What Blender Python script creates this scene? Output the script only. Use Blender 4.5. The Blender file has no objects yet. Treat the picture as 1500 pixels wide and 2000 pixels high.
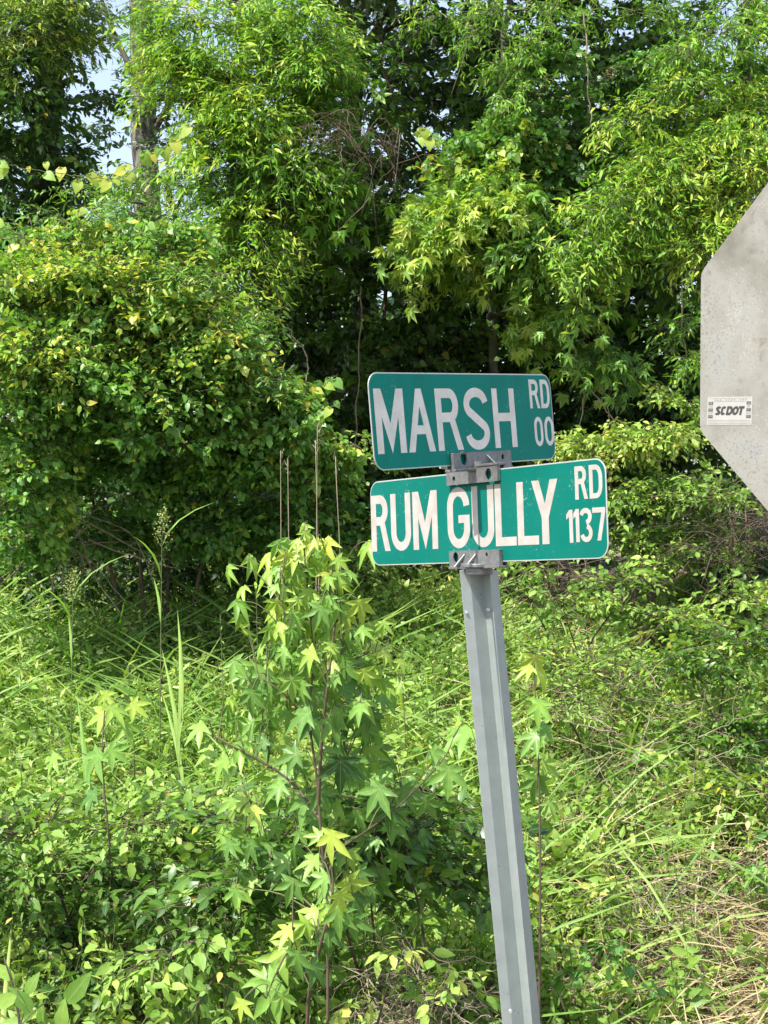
import bpy, math, random
import numpy as np
from mathutils import Matrix, Vector

R_ = math.radians
random.seed(5)
rng = np.random.default_rng(11)
scene = bpy.context.scene
col = scene.collection

# ------------------------------------------------------------------ camera, sky, sun, exposure
CAM_Z = 2.0
cam_d = bpy.data.cameras.new('camera')
cam_d.sensor_fit = 'VERTICAL'; cam_d.sensor_height = 24.0; cam_d.lens = 36.0
cam_d.clip_start = 0.05; cam_d.clip_end = 2000
cam = bpy.data.objects.new('camera', cam_d); col.objects.link(cam)
cam.location = (0, 0, CAM_Z); cam.rotation_euler = (R_(90), 0, 0)
scene.camera = cam

SUN_EL = R_(57); SUN_H = np.array([-0.725, -0.689])
SUN_H = SUN_H / np.hypot(*SUN_H)
TO_SUN = Vector((SUN_H[0] * math.cos(SUN_EL), SUN_H[1] * math.cos(SUN_EL), math.sin(SUN_EL)))
world = bpy.data.worlds.new('World'); scene.world = world; world.use_nodes = True
wn = world.node_tree.nodes; wl = world.node_tree.links
sky = wn.new('ShaderNodeTexSky'); sky.sky_type = 'NISHITA'; sky.sun_disc = False
sky.sun_elevation = SUN_EL; sky.sun_rotation = math.atan2(SUN_H[0], SUN_H[1])
sky.air_density = 1.0; sky.dust_density = 2.0; sky.ozone_density = 1.0
# humid summer air: an even pale veil over the clear-sky blue, the same in every direction
veil = wn.new('ShaderNodeMix'); veil.data_type = 'RGBA'; veil.blend_type = 'ADD'; veil.inputs['Factor'].default_value = 1.0
wl.new(sky.outputs[0], veil.inputs[6]); veil.inputs[7].default_value = (1.3, 1.3, 1.25, 1)
wl.new(veil.outputs[2], wn['Background'].inputs[0]); wn['Background'].inputs[1].default_value = 0.13
sun_d = bpy.data.lights.new('sun', 'SUN'); sun_d.energy = 5.0; sun_d.angle = R_(0.53); sun_d.color = (1.0, 0.955, 0.88)
sun = bpy.data.objects.new('sun', sun_d); col.objects.link(sun)
sun.rotation_euler = TO_SUN.to_track_quat('Z', 'Y').to_euler(); sun.location = (-4, -8, 14)
vs = scene.view_settings
vs.view_transform = 'Standard'; vs.look = 'None'; vs.gamma = 1.0; vs.use_curve_mapping = False; vs.exposure = 0.85
scene.cycles.max_bounces = 4; scene.cycles.diffuse_bounces = 2; scene.cycles.glossy_bounces = 2
scene.cycles.transmission_bounces = 4; scene.cycles.use_denoising = True; scene.cycles.adaptive_threshold = 0.02

# ------------------------------------------------------------------ helpers
F = 3000.0
def at(px, py, Y):
    "a point Y metres ahead seen at photograph pixel (px, py)"
    return np.array([(px - 750) / F * Y, Y, CAM_Z - (py - 1000) / F * Y])

def tag(o, label=None, cat=None, group=None, kind=None):
    if label: o['label'] = label
    if cat: o['category'] = cat
    if group: o['group'] = group
    if kind: o['kind'] = kind
    return o

def link(name, me, mat=None, parent=None):
    o = bpy.data.objects.new(name, me); col.objects.link(o)
    if mat is not None and me is not None and not me.materials: me.materials.append(mat)
    if parent is not None: o.parent = parent
    return o

def empty(name, loc):
    o = bpy.data.objects.new(name, None); col.objects.link(o); o.location = [float(c) for c in loc]
    o.empty_display_size = 0.1
    return o

def mesh_np(name, V, T, smooth=False, tint=None, vein=None):
    "triangle mesh from arrays"
    V = np.ascontiguousarray(V, np.float32); T = np.ascontiguousarray(T, np.int32)
    me = bpy.data.meshes.new(name)
    me.vertices.add(len(V)); me.vertices.foreach_set('co', V.ravel())
    me.loops.add(T.size); me.loops.foreach_set('vertex_index', T.ravel())
    me.polygons.add(len(T)); me.polygons.foreach_set('loop_start', np.arange(len(T), dtype=np.int32) * 3)
    if smooth: me.polygons.foreach_set('use_smooth', np.ones(len(T), bool))
    if tint is not None:
        a = me.attributes.new('tint', 'FLOAT_COLOR', 'POINT')
        c = np.ones((len(V), 4), np.float32); c[:, 0] = tint; c[:, 1] = 1; c[:, 2] = 0 if vein is None else vein
        a.data.foreach_set('color', c.ravel())
    elif vein is not None:
        a = me.attributes.new('tint', 'FLOAT_COLOR', 'POINT')
        c = np.zeros((len(V), 4), np.float32); c[:, 2] = vein
        a.data.foreach_set('color', c.ravel())
    me.update(); me.validate()
    return me

def mesh_py(name, V, Fs, smooth=False):
    me = bpy.data.meshes.new(name); me.from_pydata([tuple(map(float, v)) for v in V], [], Fs); me.update()
    if smooth:
        for p in me.polygons: p.use_smooth = True
    return me

class MB:
    "collects shapes into one mesh"
    def __init__(s): s.v = []; s.f = []
    def add(s, V, Fs):
        n = len(s.v); s.v += [tuple(map(float, p)) for p in V]; s.f += [tuple(i + n for i in f) for f in Fs]; return s
    def box(s, x0, x1, y0, y1, z0, z1):
        V = [(x, y, z) for x in (x0, x1) for y in (y0, y1) for z in (z0, z1)]
        return s.add(V, [(0, 1, 3, 2), (4, 6, 7, 5), (0, 4, 5, 1), (2, 3, 7, 6), (0, 2, 6, 4), (1, 5, 7, 3)])
    def prism(s, poly, y0, y1):
        "polygon in the x-z plane, extruded from y0 (front) to y1"
        n = len(poly)
        V = [(p[0], y0, p[1]) for p in poly] + [(p[0], y1, p[1]) for p in poly]
        Fs = [tuple(range(n)), tuple(range(2 * n - 1, n - 1, -1))] + [(i, i + n, (i + 1) % n + n, (i + 1) % n) for i in range(n)]
        return s.add(V, Fs)
    def tube(s, pts, r0, r1, sides=6):
        V, T = tube(np.array(pts, float), r0, r1, sides); return s.add(V, [tuple(t) for t in T])
    def build(s, name, mat, parent=None, bevel=0, smooth=False):
        me = mesh_py(name, s.v, s.f, smooth)
        o = link(name, me, mat, parent)
        if bevel:
            m = o.modifiers.new('bevel', 'BEVEL'); m.width = bevel; m.segments = 2; m.limit_method = 'ANGLE'; m.angle_limit = R_(40)
        return o

def tube(P, r0, r1, sides=5, taper=None):
    P = np.asarray(P, float); k = len(P)
    t = np.gradient(P, axis=0); t /= np.linalg.norm(t, axis=1)[:, None] + 1e-9
    up = np.array([0.13, 0.31, 0.94]); a = np.cross(t, up); a /= np.linalg.norm(a, axis=1)[:, None] + 1e-9
    b = np.cross(t, a)
    r = np.linspace(r0, r1, k) if taper is None else taper
    an = np.arange(sides) / sides * 2 * np.pi
    V = (P[:, None, :] + r[:, None, None] * (np.cos(an)[None, :, None] * a[:, None, :] + np.sin(an)[None, :, None] * b[:, None, :])).reshape(-1, 3)
    T = []
    for i in range(k - 1):
        for j in range(sides):
            p, q = i * sides + j, i * sides + (j + 1) % sides
            T += [(p, q, q + sides), (p, q + sides, p + sides)]
    for j in range(1, sides - 1): T.append(((k - 1) * sides, (k - 1) * sides + j, (k - 1) * sides + j + 1))
    return V, np.array(T)

def spline(pts, n=8, wob=0.0):
    "smooth path through a few points"
    P = np.array(pts, float); P = np.vstack([2 * P[0] - P[1], P, 2 * P[-1] - P[-2]]); out = []
    for i in range(1, len(P) - 2):
        for t in np.linspace(0, 1, n, endpoint=False):
            p0, p1, p2, p3 = P[i - 1], P[i], P[i + 1], P[i + 2]
            out.append(.5 * ((2 * p1) + (-p0 + p2) * t + (2 * p0 - 5 * p1 + 4 * p2 - p3) * t * t + (-p0 + 3 * p1 - 3 * p2 + p3) * t ** 3))
    out.append(P[-2]); out = np.array(out)
    if wob: out[1:-1] += rng.normal(0, wob, out[1:-1].shape)
    return out

# ------------------------------------------------------------------ materials
def new_mat(name):
    m = bpy.data.materials.new(name); m.use_nodes = True
    nt = m.node_tree; return m, nt.nodes, nt.links, nt.nodes['Principled BSDF']

def ramp(nodes, stops):
    r = nodes.new('ShaderNodeValToRGB'); e = r.color_ramp.elements
    while len(e) < len(stops): e.new(0.5)
    for el, (p, c) in zip(e, stops): el.position = p; el.color = (*c, 1)
    return r

def math_node(nodes, links, op, a, b=None, c=None):
    n = nodes.new('ShaderNodeMath'); n.operation = op
    for i, v in enumerate((a, b, c)):
        if v is None: continue
        if isinstance(v, (int, float)): n.inputs[i].default_value = v
        else: links.new(v, n.inputs[i])
    return n.outputs[0]

def leaf_mat(name, stops, trans=0.34, rough=0.45, spec=0.4, vein=(0.35, 0.45, 0.12)):
    m, N, L, P = new_mat(name)
    at_ = N.new('ShaderNodeAttribute'); at_.attribute_name = 'tint'
    sep = N.new('ShaderNodeSeparateColor'); L.new(at_.outputs['Color'], sep.inputs[0])
    oi = N.new('ShaderNodeObjectInfo')
    inv = math_node(N, L, 'SUBTRACT', 1.0, sep.outputs[1])
    # single leaves carry their tint in the object colour's alpha-free red channel
    osep = N.new('ShaderNodeSeparateColor'); L.new(oi.outputs['Color'], osep.inputs[0])
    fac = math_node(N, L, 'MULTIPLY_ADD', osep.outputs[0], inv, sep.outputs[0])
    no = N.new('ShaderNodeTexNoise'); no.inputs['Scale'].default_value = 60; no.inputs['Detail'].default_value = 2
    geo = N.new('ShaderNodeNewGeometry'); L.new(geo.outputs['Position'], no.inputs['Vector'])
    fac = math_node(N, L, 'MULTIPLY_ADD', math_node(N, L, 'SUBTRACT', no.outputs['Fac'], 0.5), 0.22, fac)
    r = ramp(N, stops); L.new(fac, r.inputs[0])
    vr = N.new('ShaderNodeMapRange'); vr.inputs['From Min'].default_value = 0.90; vr.inputs['From Max'].default_value = 1.0; vr.inputs['To Max'].default_value = 0.55
    L.new(sep.outputs[2], vr.inputs['Value'])
    mx = N.new('ShaderNodeMix'); mx.data_type = 'RGBA'; L.new(vr.outputs[0], mx.inputs['Factor']); L.new(r.outputs[0], mx.inputs[6]); mx.inputs[7].default_value = (*vein, 1)
    bk = N.new('ShaderNodeMix'); bk.data_type = 'RGBA'; bk.inputs[7].default_value = (0.22, 0.30, 0.12, 1)
    L.new(math_node(N, L, 'MULTIPLY', geo.outputs['Backfacing'], 0.35), bk.inputs['Factor']); L.new(mx.outputs[2], bk.inputs[6])
    L.new(bk.outputs[2], P.inputs['Base Color']); P.inputs['Roughness'].default_value = rough; P.inputs['Specular IOR Level'].default_value = spec
    tr = N.new('ShaderNodeBsdfTranslucent')
    tm = N.new('ShaderNodeMix'); tm.data_type = 'RGBA'; tm.blend_type = 'MULTIPLY'; tm.inputs['Factor'].default_value = 1.0
    L.new(mx.outputs[2], tm.inputs[6]); tm.inputs[7].default_value = (1.35, 1.5, 0.6, 1); L.new(tm.outputs[2], tr.inputs['Color'])
    ms = N.new('ShaderNodeMixShader'); ms.inputs[0].default_value = trans
    L.new(P.outputs[0], ms.inputs[1]); L.new(tr.outputs[0], ms.inputs[2])
    L.new(ms.outputs[0], N['Material Output'].inputs['Surface'])
    return m

LEAF = {
 'lime':  leaf_mat('lime_leaf',  [(0, (.026, .085, .012)), (.35, (.085, .215, .018)), (.65, (.200, .420, .036)), (.90, (.42, .54, .05)), (1, (.55, .42, .06))]),
 'vine':  leaf_mat('vine_leaf',  [(0, (.020, .065, .014)), (.40, (.075, .185, .026)), (.70, (.205, .34, .040)), (.92, (.42, .48, .06)), (1, (.52, .36, .06))], rough=.38, spec=.5),
 'grape': leaf_mat('grape_leaf', [(0, (.028, .090, .022)), (.42, (.085, .230, .044)), (.72, (.205, .400, .068)), (.91, (.48, .50, .07)), (1, (.60, .42, .07))], rough=.42, spec=.45),
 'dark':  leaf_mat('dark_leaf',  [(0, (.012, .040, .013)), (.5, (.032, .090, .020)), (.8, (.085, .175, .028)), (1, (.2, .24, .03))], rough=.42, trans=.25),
 'gum':   leaf_mat('gum_leaf',   [(0, (.020, .072, .020)), (.38, (.09, .205, .042)), (.65, (.220, .410, .078)), (.88, (.42, .53, .08)), (1, (.52, .54, .11))], rough=.42, spec=.45),
 'weed':  leaf_mat('weed_leaf',  [(0, (.030, .088, .018)), (.38, (.135, .260, .040)), (.68, (.305, .470, .090)), (.90, (.50, .54, .13)), (1, (.52, .38, .10))]),
 'grass': leaf_mat('grass_blade', [(0, (.045, .115, .022)), (.45, (.155, .32, .060)), (.75, (.34, .44, .12)), (.92, (.46, .45, .18)), (1, (.50, .42, .22))], rough=.5),
 'straw': leaf_mat('dry_straw',  [(0, (.12, .085, .042)), (.5, (.32, .25, .13)), (1, (.55, .46, .28))], trans=.15, rough=.7, spec=.2),
}

def bark_mat(name, c0, c1, scale=18):
    m, N, L, P = new_mat(name)
    tc = N.new('ShaderNodeTexCoord'); mp = N.new('ShaderNodeMapping'); mp.inputs['Scale'].default_value = (1, 1, .25); L.new(tc.outputs['Object'], mp.inputs[0])
    n = N.new('ShaderNodeTexNoise'); n.inputs['Scale'].default_value = scale; n.inputs['Detail'].default_value = 6; L.new(mp.outputs[0], n.inputs['Vector'])
    r = ramp(N, [(.3, c0), (.7, c1)]); L.new(n.outputs['Fac'], r.inputs[0]); L.new(r.outputs[0], P.inputs['Base Color'])
    b = N.new('ShaderNodeBump'); b.inputs['Strength'].default_value = .6; b.inputs['Distance'].default_value = .01; L.new(n.outputs['Fac'], b.inputs['Height']); L.new(b.outputs[0], P.inputs['Normal'])
    P.inputs['Roughness'].default_value = .85
    return m
BARK = bark_mat('bark', (.035, .030, .024), (.125, .108, .085))
TWIG = bark_mat('green_twig', (.07, .085, .03), (.16, .17, .07))
BROWN = bark_mat('brown_twig', (.05, .034, .022), (.15, .105, .07))
DEAD = bark_mat('dead_stem', (.15, .115, .08), (.38, .31, .22), 30)

# ------------------------------------------------------------------ leaf shapes (unit length, +Y to the tip, +Z up)
def outline_leaf(prof, fold=.18, droop=.25):
    "prof = [(y, half width)] from base to tip; folded on the midrib and bent down along it"
    V = []; T = []; vein = []
    z = lambda y: -droop * y * y
    V.append((0, prof[0][0], z(max(prof[0][0], 0)))); vein.append(1)
    rows = []
    for y, w in prof[1:-1]:
        i = len(V); V += [(-w, y - .02, z(max(y, 0)) + fold * w), (0, y, z(max(y, 0))), (w, y - .02, z(max(y, 0)) + fold * w)]; vein += [0, 1, 0]; rows.append(i)
    tip = len(V); V.append((0, prof[-1][0], z(prof[-1][0]))); vein.append(1)
    T += [(0, rows[0] + 1, rows[0]), (0, rows[0] + 2, rows[0] + 1)]
    for a, b in zip(rows, rows[1:]):
        T += [(a, a + 1, b + 1), (a, b + 1, b), (a + 1, a + 2, b + 2), (a + 1, b + 2, b + 1)]
    a = rows[-1]; T += [(a, a + 1, tip), (a + 1, a + 2, tip)]
    return np.array(V), np.array(T), np.array(vein, float)

def star_leaf(lobes=5, droop=.3, seed=0):
    "sweetgum leaf: five pointed lobes round the end of the stalk"
    r = np.random.default_rng(seed)
    ang = [-100, -48, 0, 48, 100]; ln = [.50, .78, .88, .78, .50]
    out = [(0, 0)]
    O = np.array((0, .12)); ol = []
    for i, (a, l) in enumerate(zip(ang, ln)):
        a = math.radians(a + r.uniform(-5, 5)); l *= r.uniform(.92, 1.08)
        d = np.array((math.sin(a), math.cos(a))); n = np.array((d[1], -d[0]))
        ol += [('s', O + d * l * .50 - n * l * .165), ('t', O + d * l), ('s', O + d * l * .50 + n * l * .165)]
        if i < 4:
            am = math.radians((ang[i] + ang[i + 1]) / 2); ol.append(('n', O + np.array((math.sin(am), math.cos(am))) * .27))
    V = [(0, 0, 0), (O[0], O[1], 0)]; vein = [.6, 1]; kinds = []
    for k, p in ol:
        rr = np.hypot(*(p - O)); z = -droop * rr * rr + (.05 if k == 's' else 0) + (.03 if k == 'n' else 0)
        V.append((p[0], p[1], z)); vein.append(1.0 if k == 't' else 0.0)
    n = len(ol)
    T = []
    for i in range(n - 1): T.append((1, 2 + i + 1, 2 + i))
    T += [(1, 2, 0), (1, 0, 2 + n - 1)]
    return np.array(V), np.array(T), np.array(vein)

SHAPES = {
 'lance': outline_leaf([(0, 0), (.22, .095), (.55, .125), (1, 0)], droop=.30),
 'narrow': outline_leaf([(0, 0), (.25, .055), (.6, .065), (1, 0)], droop=.35),
 'ovate': outline_leaf([(0, 0), (.18, .19), (.48, .25), (.78, .13), (1, 0)], droop=.22),
 'heart': outline_leaf([(0, 0), (-.06, .25), (.22, .42), (.52, .36), (.80, .15), (1, 0)], fold=.14, droop=.22),
 'star': star_leaf(seed=1), 'star_b': star_leaf(droop=.5, seed=4), 'star_c': star_leaf(droop=.85, seed=8),
 'blade': outline_leaf([(0, .0), (.25, .020), (.5, .019), (.75, .013), (1, 0)], fold=.5, droop=.85),
}
LEAFMESH = {}
def leaf_mesh(shape, matkey):
    k = (shape, matkey)
    if k not in LEAFMESH:
        V, T, ve = SHAPES[shape]; LEAFMESH[k] = mesh_np('leaf', V, T, vein=ve); LEAFMESH[k].materials.append(LEAF[matkey])
    return LEAFMESH[k]

def frame(d, n):
    "3x3 with y = d and z close to n, arrays (k,3)"
    d = d / (np.linalg.norm(d, axis=-1, keepdims=True) + 1e-9)
    x = np.cross(d, n); x /= np.linalg.norm(x, axis=-1, keepdims=True) + 1e-9
    z = np.cross(x, d)
    return np.stack([x, d, z], -1)

def make_spray(n, Ltw, size, shape, droop, spread=60, up=0.0, opp=False, tipcluster=0, seed=0):
    "a twig along +X with leaves; returns (leaf 4x4s, twig points)"
    r = np.random.default_rng(seed)
    t = np.linspace(0, 1, 6); bend = r.normal(0, .12)
    P = np.stack([Ltw * t * (1 - .25 * droop * t), Ltw * bend * t * t, Ltw * (up * t - droop * t * t)], 1)
    P[1:, 1:] += np.cumsum(r.normal(0, .05 * Ltw, (5, 2)), 0)
    M = []
    for i in range(n):
        u = .12 + .88 * (i + .5) / n if not opp else .12 + .88 * ((i // 2) + .5) / (n / 2)
        if tipcluster and i >= n - tipcluster: u = r.uniform(.9, 1.0)
        b = np.array([np.interp(u, t, P[:, j]) for j in range(3)])
        b = b + r.normal(0, .012, 3)
        tan = np.array([np.interp(u, t, np.gradient(P[:, j])) for j in range(3)]); tan /= np.linalg.norm(tan)
        side = 1 if i % 2 else -1
        a = math.radians(spread) * side * r.uniform(.2, 1.5) * (1.15 - .45 * u)
        if tipcluster and i >= n - tipcluster: a = r.uniform(-2.2, 2.2)
        h = np.array([tan[0] * math.cos(a) - tan[1] * math.sin(a), tan[0] * math.sin(a) + tan[1] * math.cos(a), 0])
        d = h + np.array([0, 0, tan[2] * .5 - r.uniform(-.55, .9)])
        nn = np.array([r.normal(0, .6), r.normal(0, .6), 1.0]) + .25 * h
        s = size * r.uniform(.5, 1.28) * (1 - .3 * (u > .93 and not tipcluster))
        Fm = frame(d[None], nn[None])[0]
        m = np.eye(4); m[:3, :3] = Fm * s; m[:3, 3] = b + .12 * s * d / np.linalg.norm(d); M.append(m)
    return dict(M=np.array(M), P=P, shape=shape)

SPRAY = {}
def sprays(key, **kw):
    SPRAY[key] = [make_spray(seed=hash_(key) + i, **kw) for i in range(12)]
def hash_(s): return sum(ord(c) * (i + 3) for i, c in enumerate(s))
sprays('lime', n=18, Ltw=.32, size=.054, shape='lance', droop=.35, spread=66)
sprays('limehang', n=18, Ltw=.36, size=.056, shape='lance', droop=.60, spread=64)
sprays('limes', n=17, Ltw=.28, size=.046, shape='lance', droop=.15, up=.1, spread=70)
sprays('grape', n=15, Ltw=.32, size=.047, shape='heart', droop=.4, spread=80)
sprays('gumtree', n=11, Ltw=.32, size=.085, shape='star', droop=.45, spread=70, tipcluster=4)
sprays('gumhang', n=11, Ltw=.32, size=.082, shape='star_b', droop=.6, spread=75, tipcluster=4)
sprays('ovate', n=13, Ltw=.32, size=.060, shape='ovate', droop=.35, spread=72)
sprays('bigovate', n=10, Ltw=.36, size=.085, shape='ovate', droop=.35, spread=68, opp=True)
sprays('small', n=15, Ltw=.24, size=.038, shape='ovate', droop=.25, spread=75)
sprays('back', n=10, Ltw=.50, size=.12, shape='ovate', droop=.40, spread=70)
sprays('herb', n=13, Ltw=.30, size=.065, shape='lance', droop=-.10, up=.0, spread=75)
sprays('herbb', n=11, Ltw=.22, size=.048, shape='ovate', droop=-.05, up=.0, spread=80)
sprays('golden', n=20, Ltw=.40, size=.080, shape='narrow', droop=.0, up=.0, spread=80)
SPLEN = {k: float(np.linalg.norm(v[0]['P'][-1])) for k, v in SPRAY.items()}

def inst_mats(pos, yaw, tilt, scale):
    "4x4 for sprays: twig +X turned to yaw, raised by tilt"
    k = len(pos); cy, sy = np.cos(yaw), np.sin(yaw); ct, st = np.cos(tilt), np.sin(tilt)
    X = np.stack([cy * ct, sy * ct, st], 1); Yv = np.stack([-sy, cy, 0 * cy], 1); Z = np.cross(X, Yv)
    ro = rng.normal(0, .45, k); cr, sr = np.cos(ro)[:, None], np.sin(ro)[:, None]; Yv, Z = Yv * cr + Z * sr, Z * cr - Yv * sr
    M = np.zeros((k, 4, 4)); M[:, :3, 0] = X * scale[:, None]; M[:, :3, 1] = Yv * scale[:, None]; M[:, :3, 2] = Z * scale[:, None]
    M[:, :3, 3] = pos; M[:, 3, 3] = 1
    return M

# ------------------------------------------------------------------ plants
PLANTS = []
class Plant:
    def __init__(s, name, label, cat, base, mat, group=None, parts=60, foliage='foliage', twig=None, kind=None):
        s.name, s.label, s.cat, s.group, s.mat, s.parts, s.fol, s.kind = name, label, cat, group, mat, parts, foliage, kind
        s.base = np.array(base, float); s.lv = {}; s.tw = []; s.wood = []; s.twmat = twig or TWIG
        PLANTS.append(s)
    def leaves(s, shape, M, tint):
        s.lv.setdefault(shape, []).append((M, tint))
    def spray(s, key, pos, yaw, tilt, scale, tint, jit=.09, twig=True):
        T = SPRAY[key]; pos = np.asarray(pos, float); k = len(pos); pick = rng.integers(0, len(T), k)
        B = inst_mats(pos, yaw, tilt, scale)
        for j, t in enumerate(T):
            m = pick == j
            if not m.any(): continue
            W = np.einsum('aij,bjk->abik', B[m], t['M']); n = t['M'].shape[0]
            ti = np.repeat(tint[m], n) + rng.normal(0, jit, m.sum() * n)
            # the tip of a shoot is younger and yellower than its foot
            ti = ti + np.tile(np.linspace(-.05, .10, n), m.sum())
            ti = np.where(rng.random(len(ti)) < .006, .97, np.clip(ti, 0, .93))
            s.leaves(t['shape'], W.reshape(-1, 4, 4), ti)
            if twig:
                P = np.c_[t['P'], np.ones(len(t['P']))]
                s.tw.append(np.einsum('aij,bj->abi', B[m], P)[..., :3])
    def clump(s, key, c, r, n, tint=.45, tj=.10, shell=.45, size=1.0, tilt=(-.2, .5), face=None, keep=None, grad=.10):
        "n shoots through an ellipsoid, thicker towards its skin"
        c = np.asarray(c, float); r = np.asarray(r, float)
        if key.startswith('lime'): n = int(n * 1.35)
        r = np.maximum(r - .45 * SPLEN[key] * size, .4 * r)
        ns = max(3, n // 13)
        ds = rng.normal(size=(ns, 3)); ds /= np.linalg.norm(ds, axis=1)[:, None]
        sc = ds * (shell + (1 - shell) * rng.random(ns) ** .6)[:, None]; st = rng.normal(0, .07, ns)
        w = rng.integers(0, ns, n); q = sc[w] + rng.normal(0, .24, (n, 3))
        p = c + q * r
        d = q / (np.linalg.norm(q, axis=1)[:, None] + 1e-6)
        yaw = np.arctan2(d[:, 1], d[:, 0]) + rng.normal(0, .6, n)
        tl = rng.uniform(tilt[0], tilt[1], n) + .25 * d[:, 2]
        s.spray(key, p, yaw, tl, size * rng.uniform(.75, 1.25, n), np.clip(tint + st[w] + rng.normal(0, tj, n), 0.02, .9))
    def stem(s, pts, r0, r1, name='branch', mat=None, n=6, wob=0.0, sides=6):
        s.wood.append((name, spline(pts, n, wob), r0, r1, mat or BARK, sides))

ZCELL = 5.0
def finish_plants():
    # the leaves that show largest in the photograph become single leaves, the rest stay one foliage mesh
    zb = {}
    info = []
    for pi, p in enumerate(PLANTS):
        p.data = []
        for shape, lst in p.lv.items():
            M = np.concatenate([a for a, _ in lst]); ti = np.concatenate([b for _, b in lst])
            c = M[:, :3, 3] + .45 * M[:, :3, 1]
            y = np.maximum(c[:, 1], .1); px = 750 + F * c[:, 0] / y; py = 1000 - F * (c[:, 2] - CAM_Z) / y
            sc = np.linalg.norm(M[:, :3, 1], axis=1) * F / y
            p.data.append([shape, M, ti, px, py, y, sc])
            info.append((pi, len(p.data) - 1))
    allp = np.concatenate([np.stack([np.full(len(PLANTS[a].data[b][3]), i), np.arange(len(PLANTS[a].data[b][3])), PLANTS[a].data[b][3], PLANTS[a].data[b][4], PLANTS[a].data[b][5]], 1) for i, (a, b) in enumerate(info)])
    ins = (allp[:, 2] > 0) & (allp[:, 2] < 1500) & (allp[:, 3] > 0) & (allp[:, 3] < 2000)
    A = allp[ins]; cell = (A[:, 2] // ZCELL).astype(int) * 1000 + (A[:, 3] // ZCELL).astype(int)
    o = np.lexsort((A[:, 4], cell)); A = A[o]; cell = cell[o]
    first = np.r_[True, cell[1:] != cell[:-1]]; vis = A[first]
    visset = {}
    for i in range(len(info)): visset[i] = vis[vis[:, 0] == i, 1].astype(int)
    for i, (a, b) in enumerate(info):
        PLANTS[a].data[b].append(visset[i])
    for p in PLANTS:
        whole = p.kind == 'stuff'
        root = None
        if not whole:
            root = tag(empty(p.name, p.base), p.label, p.cat, p.group)
        # pick
        cand = []
        if p.parts and not whole:
            for di, (shape, M, ti, px, py, y, sc, v) in enumerate(p.data):
                v = v[sc[v] > 14]
                cand += [(-sc[k], di, k) for k in v]
            cand.sort(); cand = cand[:p.parts]
        picks = {}
        for _, di, k in cand: picks.setdefault(di, []).append(k)
        VV, TT, CC, EE = [], [], [], []; off = 0
        for di, (shape, M, ti, px, py, y, sc, v) in enumerate(p.data):
            keep = np.ones(len(M), bool); keep[picks.get(di, [])] = False
            V, T, ve = SHAPES[shape]; Mk = M[keep]
            if len(Mk):
                W = np.einsum('aij,bj->abi', Mk[:, :3, :3], V) + Mk[:, None, :3, 3]
                nv = len(V); k = len(Mk)
                VV.append(W.reshape(-1, 3)); TT.append((T[None] + (np.arange(k) * nv)[:, None, None] + off).reshape(-1, 3))
                CC.append(np.repeat(ti[keep], nv)); EE.append(np.tile(ve, k)); off += k * nv
        o0 = np.zeros(3) if whole else p.base
        fol = root
        if VV:
            me = mesh_np(p.fol, np.concatenate(VV) - o0, np.concatenate(TT), tint=np.concatenate(CC), vein=np.concatenate(EE))
            fo = link(p.name if whole else p.fol, me, LEAF[p.mat], root); fo['kind'] = 'stuff'
            if whole: tag(fo, p.label, p.cat, p.group)
            else: fol = fo
        for di, ks in picks.items():
            shape, M, ti = p.data[di][:3]; me = leaf_mesh(shape, p.mat)
            for k in ks:
                o = bpy.data.objects.new('leaf', me); col.objects.link(o); o.parent = fol
                m = M[k].copy(); m[:3, 3] -= p.base; o.matrix_basis = Matrix(m.tolist()); o.color = (float(ti[k]), 0, 0, 1)
        if p.tw:
            VV, TT = [], []; off = 0
            for A_ in p.tw:                                    # (k, n, 3): thin three-sided twigs
                k, n = A_.shape[:2]
                r = np.linspace(.0032, .0012, n)[None, :, None] * (1.0 if not whole else .8)
                dirs = np.array([(0, .0, 1.), (.87, 0, -.5), (-.87, .3, -.5)])
                W = A_[:, :, None, :] + r[..., None] * dirs[None, None]
                VV.append(W.reshape(-1, 3)); b = []
                for i in range(n - 1):
                    for j in range(3):
                        a0, a1 = i * 3 + j, i * 3 + (j + 1) % 3; b += [(a0, a1, a1 + 3), (a0, a1 + 3, a0 + 3)]
                b = np.array(b); TT.append((b[None] + (np.arange(k) * n * 3)[:, None, None] + off).reshape(-1, 3)); off += k * n * 3
            me = mesh_np('twig', np.concatenate(VV) - o0, np.concatenate(TT))
            to = link('twig', me, p.twmat, fo if whole else root); to['kind'] = 'stuff'
        for name, P, r0, r1, mat, sides in p.wood:
            V, T = tube(P - o0, r0, r1, sides); link(name, mesh_np(name, V, T, smooth=True), mat, root)

# ------------------------------------------------------------------ ground
def hgt(X, Y):
    X = np.asarray(X, float); Y = np.asarray(Y, float)
    base = np.interp(Y, [-400, 0, 3.2, 4.5, 5.6, 6, 8.3, 10.5, 13, 400], [.05, .05, .0, -.1, .02, .12, .62, 1.12, 1.25, 1.25])
    b = .05 * np.sin(X * 1.9 + Y * .8) + .035 * np.sin(X * 4.3 - Y * 3.1) + .02 * np.sin(X * 9 + Y * 7)
    side = .10 * np.clip((X - .5) / 1.5, -1, 1) * np.clip((Y - 4.5) / 2, 0, 1)
    return base + b * np.clip(1.5 - np.abs(Y - 8) / 12, .1, 1) + side

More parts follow.
